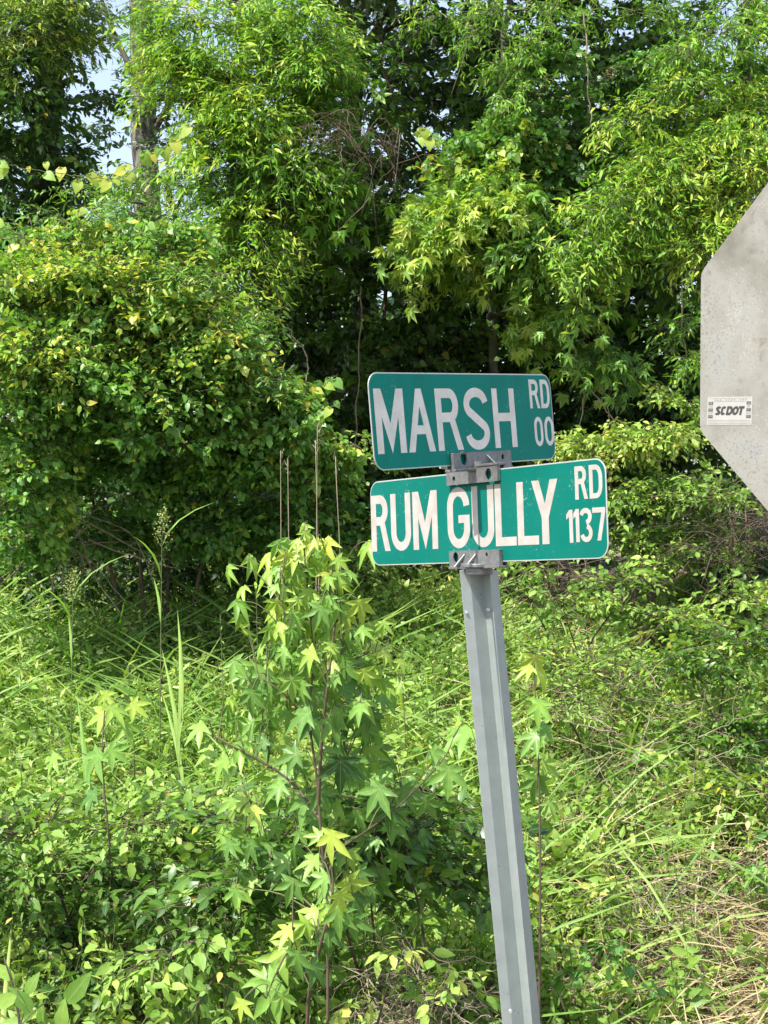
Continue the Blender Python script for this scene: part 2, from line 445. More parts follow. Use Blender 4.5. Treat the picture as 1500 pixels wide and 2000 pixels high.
def build_ground():
    xs = np.r_[np.linspace(-400, -14, 12), np.linspace(-12, 12, 161), np.linspace(14, 400, 12)]
    ys = np.r_[np.linspace(-400, -4, 10), np.linspace(-3, 18, 141), np.linspace(20, 420, 14)]
    X, Y = np.meshgrid(xs, ys); Z = hgt(X, Y)
    inner = (np.abs(X) < 6) & (Y > 3) & (Y < 13)
    Z = Z + inner * rng.normal(0, .012, Z.shape)
    V = np.stack([X.ravel(), Y.ravel(), Z.ravel()], 1); nx = len(xs); T = []
    i, j = np.meshgrid(np.arange(nx - 1), np.arange(len(ys) - 1)); a = (j * nx + i).ravel()
    T = np.concatenate([np.stack([a, a + 1, a + nx + 1], 1), np.stack([a, a + nx + 1, a + nx], 1)])
    me = mesh_np('ground', V, T, smooth=True)
    m, N, L, P = new_mat('soil_and_litter')
    geo = N.new('ShaderNodeNewGeometry')
    n1 = N.new('ShaderNodeTexNoise'); n1.inputs['Scale'].default_value = 2.2; n1.inputs['Detail'].default_value = 5; L.new(geo.outputs['Position'], n1.inputs['Vector'])
    n2 = N.new('ShaderNodeTexNoise'); n2.inputs['Scale'].default_value = 45; n2.inputs['Detail'].default_value = 8; L.new(geo.outputs['Position'], n2.inputs['Vector'])
    f = math_node(N, L, 'MULTIPLY_ADD', n2.outputs['Fac'], .6, math_node(N, L, 'MULTIPLY', n1.outputs['Fac'], .5))
    r = ramp(N, [(.36, (.035, .026, .016)), (.52, (.10, .075, .045)), (.64, (.21, .165, .10)), (.75, (.34, .28, .18))]); L.new(f, r.inputs[0]); L.new(r.outputs[0], P.inputs['Base Color'])
    P.inputs['Roughness'].default_value = .95
    b = N.new('ShaderNodeBump'); b.inputs['Strength'].default_value = .9; b.inputs['Distance'].default_value = .03; L.new(n2.outputs['Fac'], b.inputs['Height']); L.new(b.outputs[0], P.inputs['Normal'])
    o = link('ground', me, m); o['kind'] = 'structure'
build_ground()

# ------------------------------------------------------------------ signs
def metal(name, c, rough=.45, metallic=.6, var=.25, scale=30, dark=(.16, .16, .15)):
    m, N, L, P = new_mat(name)
    tc = N.new('ShaderNodeTexCoord')
    n = N.new('ShaderNodeTexNoise'); n.inputs['Scale'].default_value = scale; n.inputs['Detail'].default_value = 7; n.inputs['Roughness'].default_value = .65; L.new(tc.outputs['Object'], n.inputs['Vector'])
    c0 = tuple(k * (1 - var) for k in c)
    r = ramp(N, [(.3, c0), (.65, c)]); L.new(n.outputs['Fac'], r.inputs[0])
    v = N.new('ShaderNodeTexVoronoi'); v.inputs['Scale'].default_value = scale * 2.6; L.new(tc.outputs['Object'], v.inputs['Vector'])
    sp = N.new('ShaderNodeMapRange'); sp.inputs['From Min'].default_value = .10; sp.inputs['From Max'].default_value = .17; sp.inputs['To Min'].default_value = .75; sp.inputs['To Max'].default_value = 0; L.new(v.outputs['Distance'], sp.inputs['Value'])
    n3 = N.new('ShaderNodeTexNoise'); n3.inputs['Scale'].default_value = scale * .45; L.new(tc.outputs['Object'], n3.inputs['Vector'])
    gate = N.new('ShaderNodeMapRange'); gate.inputs['From Min'].default_value = .52; gate.inputs['From Max'].default_value = .62; L.new(n3.outputs['Fac'], gate.inputs['Value'])
    mx = N.new('ShaderNodeMix'); mx.data_type = 'RGBA'; L.new(math_node(N, L, 'MULTIPLY', sp.outputs[0], gate.outputs[0]), mx.inputs['Factor']); L.new(r.outputs[0], mx.inputs[6]); mx.inputs[7].default_value = (*dark, 1)
    L.new(mx.outputs[2], P.inputs['Base Color']); P.inputs['Metallic'].default_value = metallic; P.inputs['Roughness'].default_value = rough
    b = N.new('ShaderNodeBump'); b.inputs['Strength'].default_value = .15; b.inputs['Distance'].default_value = .002; L.new(n.outputs['Fac'], b.inputs['Height']); L.new(b.outputs[0], P.inputs['Normal'])
    return m
GALV = metal('galvanised_steel', (.375, .425, .41), rough=.5, metallic=.35, var=.16, scale=22)
ALU = metal('cast_aluminium', (.235, .24, .242), rough=.48, metallic=.45, var=.45, scale=60, dark=(.10, .10, .10))
EDGE = metal('bare_aluminium_edge', (.52, .54, .51), rough=.35, metallic=.3, var=.15)

def sheeting(name, base, hi):
    "green reflective sheeting with its fine honeycomb, streaks of dirt and lighter scuffs"
    m, N, L, P = new_mat(name)
    tc = N.new('ShaderNodeTexCoord')
    mp = N.new('ShaderNodeMapping'); mp.inputs['Rotation'].default_value = (0, R_(45), 0); mp.inputs['Scale'].default_value = (260, 260, 260); L.new(tc.outputs['Object'], mp.inputs[0])
    ck = N.new('ShaderNodeTexChecker'); ck.inputs['Scale'].default_value = 1.0; L.new(mp.outputs[0], ck.inputs['Vector'])
    n = N.new('ShaderNodeTexNoise'); n.inputs['Scale'].default_value = 6; n.inputs['Detail'].default_value = 5; L.new(tc.outputs['Object'], n.inputs['Vector'])
    g = N.new('ShaderNodeMapRange'); g.inputs['From Min'].default_value = .45; g.inputs['From Max'].default_value = .7; g.inputs['To Max'].default_value = .38; L.new(n.outputs['Fac'], g.inputs['Value'])
    f = math_node(N, L, 'MULTIPLY', ck.outputs['Fac'], g.outputs[0])
    mx = N.new('ShaderNodeMix'); mx.data_type = 'RGBA'; L.new(f, mx.inputs['Factor']); mx.inputs[6].default_value = (*base, 1); mx.inputs[7].default_value = (*hi, 1)
    # pale chips
    v = N.new('ShaderNodeTexNoise'); v.inputs['Scale'].default_value = 130; v.inputs['Detail'].default_value = 3; L.new(tc.outputs['Object'], v.inputs['Vector'])
    w = N.new('ShaderNodeTexNoise'); w.inputs['Scale'].default_value = 9; L.new(tc.outputs['Object'], w.inputs['Vector'])
    ch = N.new('ShaderNodeMapRange'); ch.inputs['From Min'].default_value = .86; ch.inputs['From Max'].default_value = .95; ch.inputs['To Max'].default_value = .5
    L.new(math_node(N, L, 'MULTIPLY_ADD', w.outputs['Fac'], .45, math_node(N, L, 'MULTIPLY', v.outputs['Fac'], .95)), ch.inputs['Value'])
    m2 = N.new('ShaderNodeMix'); m2.data_type = 'RGBA'; L.new(ch.outputs[0], m2.inputs['Factor']); L.new(mx.outputs[2], m2.inputs[6]); m2.inputs[7].default_value = (.18, .36, .30, 1)
    # grime
    d = N.new('ShaderNodeTexNoise'); d.inputs['Scale'].default_value = 14; d.inputs['Detail'].default_value = 8; mp2 = N.new('ShaderNodeMapping'); mp2.inputs['Scale'].default_value = (1, 1, .3); L.new(tc.outputs['Object'], mp2.inputs[0]); L.new(mp2.outputs[0], d.inputs['Vector'])
    dg = N.new('ShaderNodeMapRange'); dg.inputs['From Min'].default_value = .5; dg.inputs['From Max'].default_value = .8; dg.inputs['To Max'].default_value = .35; L.new(d.outputs['Fac'], dg.inputs['Value'])
    m3 = N.new('ShaderNodeMix'); m3.data_type = 'RGBA'; L.new(dg.outputs[0], m3.inputs['Factor']); L.new(m2.outputs[2], m3.inputs[6]); m3.inputs[7].default_value = (.01, .10, .075, 1)
    L.new(m3.outputs[2], P.inputs['Base Color']); P.inputs['Roughness'].default_value = .5; P.inputs['Specular IOR Level'].default_value = .12
    return m
GREEN = sheeting('green_sheeting', (.0, .135, .106), (.02, .195, .155))
GREEN2 = sheeting('green_sheeting_shade_boost', (.0, .210, .165), (.010, .25, .20))  # same green kept brighter, making up for the upper blade's lack of sun

def letter_mat(name, c0, c1, speck):
    m, N, L, P = new_mat(name)
    tc = N.new('ShaderNodeTexCoord')
    n = N.new('ShaderNodeTexNoise'); n.inputs['Scale'].default_value = 28; n.inputs['Detail'].default_value = 6; L.new(tc.outputs['Object'], n.inputs['Vector'])
    r = ramp(N, [(.35, c0), (.62, c1)]); L.new(n.outputs['Fac'], r.inputs[0])
    v = N.new('ShaderNodeTexNoise'); v.inputs['Scale'].default_value = 170; v.inputs['Detail'].default_value = 2; L.new(tc.outputs['Object'], v.inputs['Vector'])
    g = N.new('ShaderNodeMapRange'); g.inputs['From Min'].default_value = .66; g.inputs['From Max'].default_value = .76; g.inputs['To Max'].default_value = .5; L.new(v.outputs['Fac'], g.inputs['Value'])
    mx = N.new('ShaderNodeMix'); mx.data_type = 'RGBA'; L.new(g.outputs[0], mx.inputs['Factor']); L.new(r.outputs[0], mx.inputs[6]); mx.inputs[7].default_value = (*speck, 1)
    L.new(mx.outputs[2], P.inputs['Base Color']); P.inputs['Roughness'].default_value = .45
    return m
WHITE = letter_mat('white_lettering', (.365, .335, .305), (.435, .405, .375), (.26, .22, .17))
WHITE2 = letter_mat('lettering_shade_boost', (.66, .62, .56), (.77, .73, .67), (.36, .31, .25))  # same white raised and warmed to offset the upper blade's blue skylight

def arc(cx, cy, rx, ry, a0, a1, n=16):
    return [(cx + rx * math.cos(R_(a)), cy + ry * math.sin(R_(a))) for a in np.linspace(a0, a1, n)]
def band(pts, s, closed=False):
    P = np.array(pts, float); n = len(P)
    t = np.roll(P, -1, 0) - np.roll(P, 1, 0) if closed else np.gradient(P, axis=0)
    t /= np.linalg.norm(t, axis=1)[:, None] + 1e-12; nn = np.stack([-t[:, 1], t[:, 0]], 1) * s / 2
    A, B = P + nn, P - nn; q = []
    for i in range(n if closed else n - 1):
        j = (i + 1) % n; q.append([A[i], A[j], B[j], B[i]])
    return q
def glyph(ch, w, h, s):
    "pieces of a highway-style letter in a w x h box with stroke s; each piece is a list of polygons"
    k = s / 2
    rect = lambda x0, x1, y0, y1: [[(x0, y0), (x1, y0), (x1, y1), (x0, y1)]]
    rx = w / 2 - k
    if ch == 'M': return [rect(0, s, 0, h), rect(w - s, w, 0, h), [[(0, h), (w * .5, 0), (w * .5, .46 * h), (s * 1.12, h)], [(w, h), (w - s * 1.12, h), (w * .5, .46 * h), (w * .5, 0)]]]
    if ch == 'A': return [[[(0, 0), (s * 1.02, 0), (w / 2, .72 * h), (w / 2, h), (w / 2 - .46 * s, h)], [(w, 0), (w / 2 + .46 * s, h), (w / 2, h), (w / 2, .72 * h), (w - s * 1.02, 0)]], rect(w * .24, w * .76, .28 * h, .42 * h)]
    if ch == 'R':
        yb = .535 * h; ry = (h - k - yb) / 2; x0 = w * .90 - k - ry * .8
        return [rect(0, s, 0, h), band([(k, h - k), (x0, h - k)] + arc(x0, (h - k + yb) / 2, ry * .8, ry, 85, -85) + [(x0, yb), (k, yb)], s), [[(w - s * 1.02, 0), (w, 0), (w * .73, .50 * h), (w * .73 - s * 1.02, .50 * h)]]]
    if ch == 'S':
        a = arc(w / 2, .735 * h, rx, .265 * h - k, 8, 215, 22); b = arc(w / 2, .265 * h, rx, .265 * h - k, 35, -172, 22)
        return [band(a + b, s)]
    if ch == 'H': return [rect(0, s, 0, h), rect(w - s, w, 0, h), rect(s * .9, w - s * .9, .445 * h, .445 * h + s * .92)]
    if ch == 'D':
        ry = min(h * .32, w * .6); x0 = w - k - rx * .95
        return [rect(0, s, 0, h), band([(k, h - k), (x0, h - k)] + arc(x0, h - k - ry, rx * .95, ry, 85, 0, 9) + arc(x0, k + ry, rx * .95, ry, 0, -85, 9) + [(x0, k), (k, k)], s)]
    if ch in '0O':
        ry = min(h * .5 - k, rx * 1.35)
        return [band(arc(w / 2, h - k - ry, rx, ry, 0, 180) + arc(w / 2, k + ry, rx, ry, 180, 360), s, True)]
    if ch == 'U': return [band([(k, h), (k, h * .7)] + arc(w / 2, k + rx * 1.12, rx, rx * 1.12, 180, 360, 18) + [(w - k, h * .7), (w - k, h)], s)]
    if ch == 'G':
        ry = rx * 1.15
        return [band(arc(w / 2, h - k - ry, rx, ry, 2, 180, 14) + arc(w / 2, k + ry, rx, ry, 180, 352, 16) + [(w - k, .42 * h)], s), rect(w * .50, w, .41 * h, .54 * h)]
    if ch == 'C':
        ry = rx * 1.0
        return [band(arc(w / 2, h - k - ry, rx, ry, 25, 180, 12) + arc(w / 2, k + ry, rx, ry, 180, 335, 12), s)]
    if ch == 'L': return [rect(0, s, 0, h), rect(s * .9, w, 0, s * .92)]
    if ch == 'T': return [rect(w / 2 - k, w / 2 + k, 0, h - s * .9), rect(0, w, h - s, h)]
    if ch == 'Y': return [[[(0, h), (w / 2 - k, .41 * h), (w / 2, .41 * h), (w / 2, .63 * h), (s * 1.08, h)], [(w, h), (w - s * 1.08, h), (w / 2, .63 * h), (w / 2, .41 * h), (w / 2 + k, .41 * h)]], rect(w / 2 - k, w / 2 + k, 0, .42 * h)]
    if ch == '1': return [rect(w - s, w, 0, h), [[(w - s * .9, h), (0, .86 * h), (0, .70 * h), (w - s * .9, .80 * h)]]]
    if ch == '3':
        a = arc(w / 2 - k * .2, .745 * h, rx, .255 * h - k, 165, -82, 16); b = arc(w / 2, .26 * h, rx, .26 * h - k + .012 * h, 80, -165, 18)
        return [band(a, s), band(b, s)]
    if ch == '7': return [rect(0, w, h - s, h), [[(w - s * 1.05, h - s * .9), (w, h - s * .9), (.62 * w, 0), (.62 * w - s * 1.05, 0)]]]

def letter(ch, x, z, w, h, s, mat, parent, y0, skew=0, name='letter'):
    mb = MB(); lift = 0
    for piece in glyph(ch, w, h, s):
        for poly in piece:
            area = sum(a[0] * b[1] - b[0] * a[1] for a, b in zip(poly, poly[1:] + poly[:1]))
            pl = poly if area > 0 else poly[::-1]
            mb.add([(x + p[0] + skew * p[1], y0 - lift, z + p[1]) for p in pl], [tuple(range(len(pl)))])
        lift += .00012
    o = mb.build(name, mat, parent)
    return o

def rounded(w, h, r, n=7):
    P = []
    for cx, cz, a0 in ((w / 2 - r, h / 2 - r, 0), (-w / 2 + r, h / 2 - r, 90), (-w / 2 + r, -h / 2 + r, 180), (w / 2 - r, -h / 2 + r, 270)):
        P += arc(cx, cz, r, r, a0, a0 + 90, n)
    return P

def rot3(a, b, c):
    return Matrix.Rotation(b, 3, 'X') @ Matrix.Rotation(c, 3, 'Y') @ Matrix.Rotation(a, 3, 'Z')

ROOT = Vector((.2353, 3.84, 0))
sign = empty('street_sign', (ROOT.x + .15, 3.9, -.05))
tag(sign, 'leaning street name sign: two green blades crossed on a grey steel channel post', 'street sign')
RB = sign.location
def place(o, a, b, c, x, y, z):
    M = rot3(a, b, c).to_4x4(); M.translation = Vector((x, y, z)) - RB; o.matrix_basis = M

def blade(pose, W, lets, mat_g, mat_l, label, rscale):
    H = .229
    mb = MB(); mb.prism(rounded(W, H, .034), -.0012, .0012)
    o = mb.build('blade', EDGE, sign, bevel=.0006); o['label'] = label
    sh = MB(); P = rounded(W - .006, H - .006, .031); sh.add([(p[0], -.00145, p[1]) for p in P], [tuple(range(len(P)))]); sh.build('sheeting', mat_g, o)
    bk = MB(); bk.add([(p[0], .00145, p[1]) for p in P], [tuple(range(len(P)))[::-1]]); bk.build('sheeting', mat_g, o)
    for ch, x, z, w, h, s in lets: letter(ch, x, z, w, h, s, mat_l, o, -.0019)
    place(o, *pose[3:6], pose[0], pose[1], pose[2] + CAM_Z)
    return o
pM = (.21150, 3.83867, .23225, .87954, .01301, -.08245)
pR = (.23533, 3.83938, -.0117, -.93924, -.03588, -.02935)
b, t = -.076, .1525
LM = [('M', -.366, b, .108, t, .0235), ('A', -.250, b, .104, t, .0235), ('R', -.134, b, .102, t, .0235), ('S', -.019, b - .002, .103, t + .004, .0235), ('H', .104, b, .099, t, .0235),
      ('R', .2755, .0235, .0465, .0765, .0118), ('D', .328, .0235, .043, .0765, .0118), ('0', .2865, -.077, .040, .078, .0112), ('0', .335, -.077, .043, .078, .0112)]
LR = [('R', -.455, b, .086, t, .0235), ('U', -.3645, b - .001, .088, t + .001, .0235), ('M', -.267, b, .105, t, .0235), ('G', -.121, b - .001, .090, t + .003, .0235), ('U', -.022, b - .001, .085, t + .001, .0235),
      ('L', .0675, b, .078, t, .0235), ('L', .150, b, .076, t, .0235), ('Y', .204, b, .092, t, .0245),
      ('R', .355, .0235, .0425, .077, .0118), ('D', .4025, .0235, .043, .077, .0118), ('1', .3225, -.0755, .0215, .0765, .0122), ('1', .3465, -.0745, .019, .0765, .0118), ('3', .3675, -.0745, .041, .078, .0118), ('7', .4095, -.073, .042, .0755, .0118)]
bM = blade(pM, .762, LM, GREEN2, WHITE2, 'upper green blade reading MARSH RD 00', 1)
bR = blade(pR, .914, LR, GREEN, WHITE, 'lower green blade reading RUM GULLY RD 1137', 1)

def holed_plate(W, H, holes, th, y):
    "plate in x-z centred on 0 with round holes [(x, z, r)], front at y; holes sorted by x"
    mb = MB(); edges = [-W / 2]
    hs = sorted(holes)
    for a, c in zip(hs, hs[1:]): edges.append((a[0] + c[0]) / 2)
    edges.append(W / 2)
    n = 20
    for (hx, hz, hr), x0, x1 in zip(hs, edges, edges[1:]):
        ring = []; outer = []
        for i in range(n):
            a = 2 * math.pi * i / n; c, s = math.cos(a), math.sin(a); ring.append((hx + hr * c, hz + hr * 1.25 * s))
            tx = ((x1 - hx) / c if c > 1e-6 else (x0 - hx) / c if c < -1e-6 else 1e9); tz = ((H / 2 - hz) / s if s > 1e-6 else (-H / 2 - hz) / s if s < -1e-6 else 1e9)
            q = min(tx, tz); outer.append((hx + q * c, hz + q * s))
        # corners of the cell
        V = [(p[0], yy, p[1]) for yy in (y, y + th) for p in ring] ; 
        base = len(mb.v)
        V = [(p[0], y, p[1]) for p in ring] + [(p[0], y, p[1]) for p in outer] + [(p[0], y + th, p[1]) for p in ring]
        Fs = []
        for i in range(n):
            j = (i + 1) % n
            Fs.append((i, n + i, n + j, j)); Fs.append((i, j, 2 * n + j, 2 * n + i))
        cs = [(x1, H / 2), (x0, H / 2), (x0, -H / 2), (x1, -H / 2)]
        for cx, cz in cs:
            ang = math.atan2(cz - hz, cx - hx) % (2 * math.pi); i = int(ang / (2 * math.pi) * n) % n; j = (i + 1) % n
            V.append((cx, y, cz)); Fs.append((n + i, len(V) - 1, n + j))
        mb.add(V, [f[::-1] for f in Fs])
    return mb

def bracket(pose, u, v, W, H, holes, gussets, label):
    "cast clamp: a channel of two holed cheeks straddling the blade edge, closed along one side"
    br = empty('bracket', (0, 0, 0)); br.parent = sign; br['label'] = label
    d = .0135
    ch = holed_plate(W, H, holes, .004, -d); o = ch.build('cheek', ALU, br)
    ch2 = MB().box(-W / 2, W / 2, d - .004, d, -H / 2, H / 2); ch2.build('cheek', ALU, br, bevel=.001)
    rim = MB()
    rim.box(-W / 2, W / 2, -d + .0005, -.0022, H / 2 - .004, H / 2 - .0003)
    rim.box(-W / 2, -W / 2 + .004, -d + .0005, -.0022, -H / 2, H / 2 - .0045); rim.box(W / 2 - .004, W / 2, -d + .0005, -.0022, -H / 2, H / 2 - .0045)
    rim.box(-W / 2 - .001, W / 2 + .001, -d - .003, d + .003, -H / 2 - .006, -H / 2 + .0005) if v < 0 else rim.box(-W / 2 - .001, W / 2 + .001, -d - .002, d + .002, H / 2 - .0002, H / 2 + .006)
    rim.build('flange', ALU, br, bevel=.0012)
    for gx, lean in gussets:
        g = MB(); z0, z1 = -H / 2, H / 2 * .55
        V = []
        for q in (-.0025, .0025):
            V += [(gx + q, -d + .0005, z0), (gx + q, -d - .014, z0), (gx + q + lean, -d - .002, z1), (gx + q + lean, -d + .0005, z1)]
        g.add(V, [(0, 1, 2, 3), (7, 6, 5, 4), (0, 4, 5, 1), (1, 5, 6, 2), (2, 6, 7, 3)]); g.build('gusset', EDGE, br)
    a = rot3(*pose[3:6]); c = Vector((pose[0], pose[1], pose[2] + CAM_Z)) + a @ Vector((u, 0, v))
    M = a.to_4x4(); M.translation = c - RB; br.matrix_basis = M
    return br
H_ = .0405
bracket(pM, .030, -.1035, .245, H_, [(-.082, .006, .0135), (.085, .004, .0058)], [(.045, -.030)], 'upper half of the crossing clamp on the top blade')
br2 = bracket(pR, -.006, .1035, .200, H_ * .98, [(-.070, -.004, .0052), (.066, -.001, .0115)], [], 'lower half of the crossing clamp on the bottom blade')
br3 = bracket(pR, -.006, -.1035, .196, H_, [(-.072, .004, .0105), (.050, .008, .0045)], [(-.062, .028), (-.018, .028)], 'post top clamp under the bottom blade')
# joining hub between the two clamps, set screw, post cap
axis_top = Vector((pM[0], pM[1], pM[2] + CAM_Z)); axis_low = Vector((pR[0], pR[1], pR[2] + CAM_Z))
c0 = axis_low + rot3(*pR[3:6]) @ Vector((-.004, 0, .122)) - RB
mb = MB(); mb.tube([c0 + Vector((0, 0, -.004)), c0 + Vector((0, 0, .016))], .024, .024, 20); mb.build('hub', ALU, sign)
s0 = Vector(at(872, 913, 3.79)) - RB; mb = MB(); mb.tube([s0, s0 + Vector((-.016, -.008, .001))], .0045, .0045, 8); mb.build('set_screw', EDGE, sign)
cp = Vector(at(936, 1105, 3.83)) - RB
cap = MB()
for z0, z1, rr in ((-.022, -.004, .034), (-.004, .006, .046)):
    ring = [(math.cos(a), math.sin(a)) for a in np.linspace(0, 2 * math.pi, 28, endpoint=False)]
    V = [(cp.x + rr * c, cp.y + rr * .75 * s, cp.z + z) for z in (z0, z1) for c, s in ring]; n = 28
    cap.add(V, [tuple(range(n))[::-1], tuple(range(n, 2 * n))] + [(i, (i + 1) % n, n + (i + 1) % n, n + i) for i in range(n)])
cap.build('post_cap', ALU, sign, bevel=.002)

# U-channel post: folded steel section swept along the leaning axis
prof = [(-.0500, -.002), (-.0245, .004), (.0085, .030), (.0265, .000), (.0495, .026)]
axis0 = Vector(at(935.5, 1111, 3.845)); axis1 = Vector(at(1000.5, 1800, 3.858)); dirn = (axis1 - axis0) / (axis1 - axis0).length
bot = axis0 + dirn * ((axis0.z + .35) / -dirn.z)
pp = MB(); n = len(prof); V = []
cuts = {0: .004, 1: .0, 2: .012, 3: .006, 4: .003}
for A, top in ((axis0, True), (bot, False)):
    for th in (0, .0042):
        for i, (px_, py_) in enumerate(prof):
            q = A + Vector((px_ * .98, py_ + th, 0)); 
            if top: q += dirn * cuts[i]
            V.append(tuple(q - RB))
Fs = []
for i in range(n - 1):
    Fs += [(i, i + 1, 2 * n + i + 1, 2 * n + i), (n + i, 3 * n + i, 3 * n + i + 1, n + i + 1), (i, n + i, n + i + 1, i + 1)]
Fs += [(0, 2 * n, 3 * n, n), (n - 1, 2 * n - 1, 4 * n - 1, 3 * n - 1)]
pp.add(V, Fs); pp.build('post', GALV, sign, bevel=.0014)
for px_, py_ in ((911, 1196), (954, 1191), (997, 1975)):
    q = Vector(at(px_, py_, 3.846)) - RB; m_ = MB(); m_.tube([q + Vector((0, .006, 0)), q + Vector((0, -.004, 0))], .0042, .0036, 10); m_.build('rivet', EDGE, sign)

# ---- back of the stop sign
def weathered():
    m, N, L, P = new_mat('weathered_aluminium')
    tc = N.new('ShaderNodeTexCoord')
    n = N.new('ShaderNodeTexNoise'); n.inputs['Scale'].default_value = 7; n.inputs['Detail'].default_value = 8; n.inputs['Roughness'].default_value = .62; L.new(tc.outputs['Object'], n.inputs['Vector'])
    big = N.new('ShaderNodeTexNoise'); big.inputs['Scale'].default_value = 3.2; big.inputs['Detail'].default_value = 4; big.inputs['Distortion'].default_value = .8; L.new(tc.outputs['Object'], big.inputs['Vector'])
    mixn = math_node(N, L, 'MULTIPLY_ADD', big.outputs['Fac'], .75, math_node(N, L, 'MULTIPLY_ADD', n.outputs['Fac'], .9, -.325))
    r = ramp(N, [(.24, (.118, .114, .084)), (.40, (.188, .182, .150)), (.52, (.246, .240, .208)), (.62, (.274, .270, .242)), (.76, (.246, .260, .256))]); L.new(mixn, r.inputs[0])
    def specks(scale, lo, hi, gate_scale, colr, prev, amt):
        v = N.new('ShaderNodeTexNoise'); v.inputs['Scale'].default_value = scale; v.inputs['Detail'].default_value = 3; L.new(tc.outputs['Object'], v.inputs['Vector'])
        g = N.new('ShaderNodeTexNoise'); g.inputs['Scale'].default_value = gate_scale; L.new(tc.outputs['Object'], g.inputs['Vector'])
        k = N.new('ShaderNodeMapRange'); k.inputs['From Min'].default_value = lo; k.inputs['From Max'].default_value = hi; k.inputs['To Max'].default_value = amt
        L.new(math_node(N, L, 'MULTIPLY_ADD', g.outputs['Fac'], .5, v.outputs['Fac']), k.inputs['Value'])
        mx = N.new('ShaderNodeMix'); mx.data_type = 'RGBA'; L.new(k.outputs[0], mx.inputs['Factor']); L.new(prev, mx.inputs[6]); mx.inputs[7].default_value = (*colr, 1)
        return mx.outputs[2]
    c = specks(190, .86, .95, 7, (.11, .10, .08), r.outputs[0], .45)
    c = specks(230, .87, .96, 9, (.36, .35, .32), c, .65)
    c = specks(40, .84, .98, 5, (.13, .095, .05), c, .5)
    L.new(c, P.inputs['Base Color']); P.inputs['Metallic'].default_value = .1; P.inputs['Roughness'].default_value = .55
    b = N.new('ShaderNodeBump'); b.inputs['Strength'].default_value = .25; b.inputs['Distance'].default_value = .002; L.new(n.outputs['Fac'], b.inputs['Height']); L.new(b.outputs[0], P.inputs['Normal'])
    return m
WEATH = weathered()
def plain(name, c, rough=.5):
    m, N, L, P = new_mat(name)
    n = N.new('ShaderNodeTexNoise'); n.inputs['Scale'].default_value = 40; tc = N.new('ShaderNodeTexCoord'); L.new(tc.outputs['Object'], n.inputs['Vector'])
    r = ramp(N, [(.3, tuple(k * .88 for k in c)), (.7, c)]); L.new(n.outputs['Fac'], r.inputs[0]); L.new(r.outputs[0], P.inputs['Base Color']); P.inputs['Roughness'].default_value = rough
    return m
pS = (.88694, 2.78138, .31841, -.83685, 0.0, .00697)
Sc = Vector((pS[0], pS[1], pS[2] + CAM_Z))
stop = empty('stop_sign', (Sc.x, Sc.y + .02, 0)); tag(stop, 'weathered grey back of an octagonal stop sign with a small white sticker', 'stop sign')
RS = stop.location
SM = rot3(*pS[3:6]).to_4x4(); SM.translation = Sc - RS
W8 = .762; e8 = W8 * math.tan(math.pi / 8) / 2
octo = []
raw = [(W8 / 2, -e8), (W8 / 2, e8), (e8, W8 / 2), (-e8, W8 / 2), (-W8 / 2, e8), (-W8 / 2, -e8), (-e8, -W8 / 2), (e8, -W8 / 2)]
for i, p in enumerate(raw):
    a, c = Vector(raw[i - 1]), Vector(raw[(i + 1) % 8]); p = Vector(p); r_ = .012
    q0 = p + (a - p).normalized() * r_; q1 = p + (c - p).normalized() * r_
    octo += [tuple(q0), tuple(q0 * .25 + p * .5 + q1 * .25), tuple(q1)]
mb = MB(); mb.prism(octo, -.001, .001); pan = mb.build('panel', WEATH, stop, bevel=.0005); pan.matrix_basis = SM
mb = MB(); mb.add([(p[0] * .985, .0013, p[1] * .985) for p in octo], [tuple(range(len(octo)))[::-1]]); mb.build('face', plain('red_sheeting', (.42, .02, .025), .4), pan)
# sticker lies between (-.363,-.092) and (-.257,-.150), a little tilted
PAPER = plain('sticker_paper', (.38, .375, .35), .5); INK = plain('sticker_ink', (.045, .04, .042), .6); PALE = plain('sticker_pale_print', (.22, .21, .195), .6)
st = MB().box(-.0525, .0525, -.0004, 0, -.0275, .0275).build('sticker', PAPER, pan); st['label'] = 'white rectangular sticker printed SCDOT'
st.matrix_basis = Matrix.Translation((-.3105, -.00115, -.1215)) @ Matrix.Rotation(R_(2.2), 4, 'Y')
for ch, x, w in (('S', -.0345, .0125), ('C', -.0215, .0115), ('D', -.0085, .0145), ('O', .0050, .0150), ('T', .0190, .0130)):
    letter(ch, x, -.0085, w, .0175, .0049, INK, st, -.0007, skew=.22)
def text(s_, x, z, size, mat):
    cu = bpy.data.curves.new('print', 'FONT'); cu.body = s_; cu.size = size; cu.align_x = 'CENTER'; cu.align_y = 'CENTER'
    ob = bpy.data.objects.new('tmp', cu); col.objects.link(ob); dg = bpy.context.evaluated_depsgraph_get(); me = bpy.data.meshes.new_from_object(ob.evaluated_get(dg))
    bpy.data.objects.remove(ob); me.transform(Matrix.Translation((x, -.0009, z)) @ Matrix.Rotation(R_(90), 4, 'X')); me.materials.clear()
    return link('print', me, mat, st)
for side, names in ((-1, ('FEB', 'MAR', 'APR', 'MAY', 'JUN')), (1, ('AUG', 'SEP', 'OCT', 'NOV', 'DEC'))):
    for i, nm in enumerate(names):
        x, z = side * .0445, .0150 - i * .0066
        if i % 2 == 0:
            MB().add([(x - .0055, -.0006, z - .003), (x + .0055, -.0006, z - .003), (x + .0055, -.0006, z + .003), (x - .0055, -.0006, z + .003)], [(0, 1, 2, 3)]).build('month_box', INK, st)
            text(nm, x, z, .0052, PAPER)
        else: text(nm, x, z, .0052, PALE)
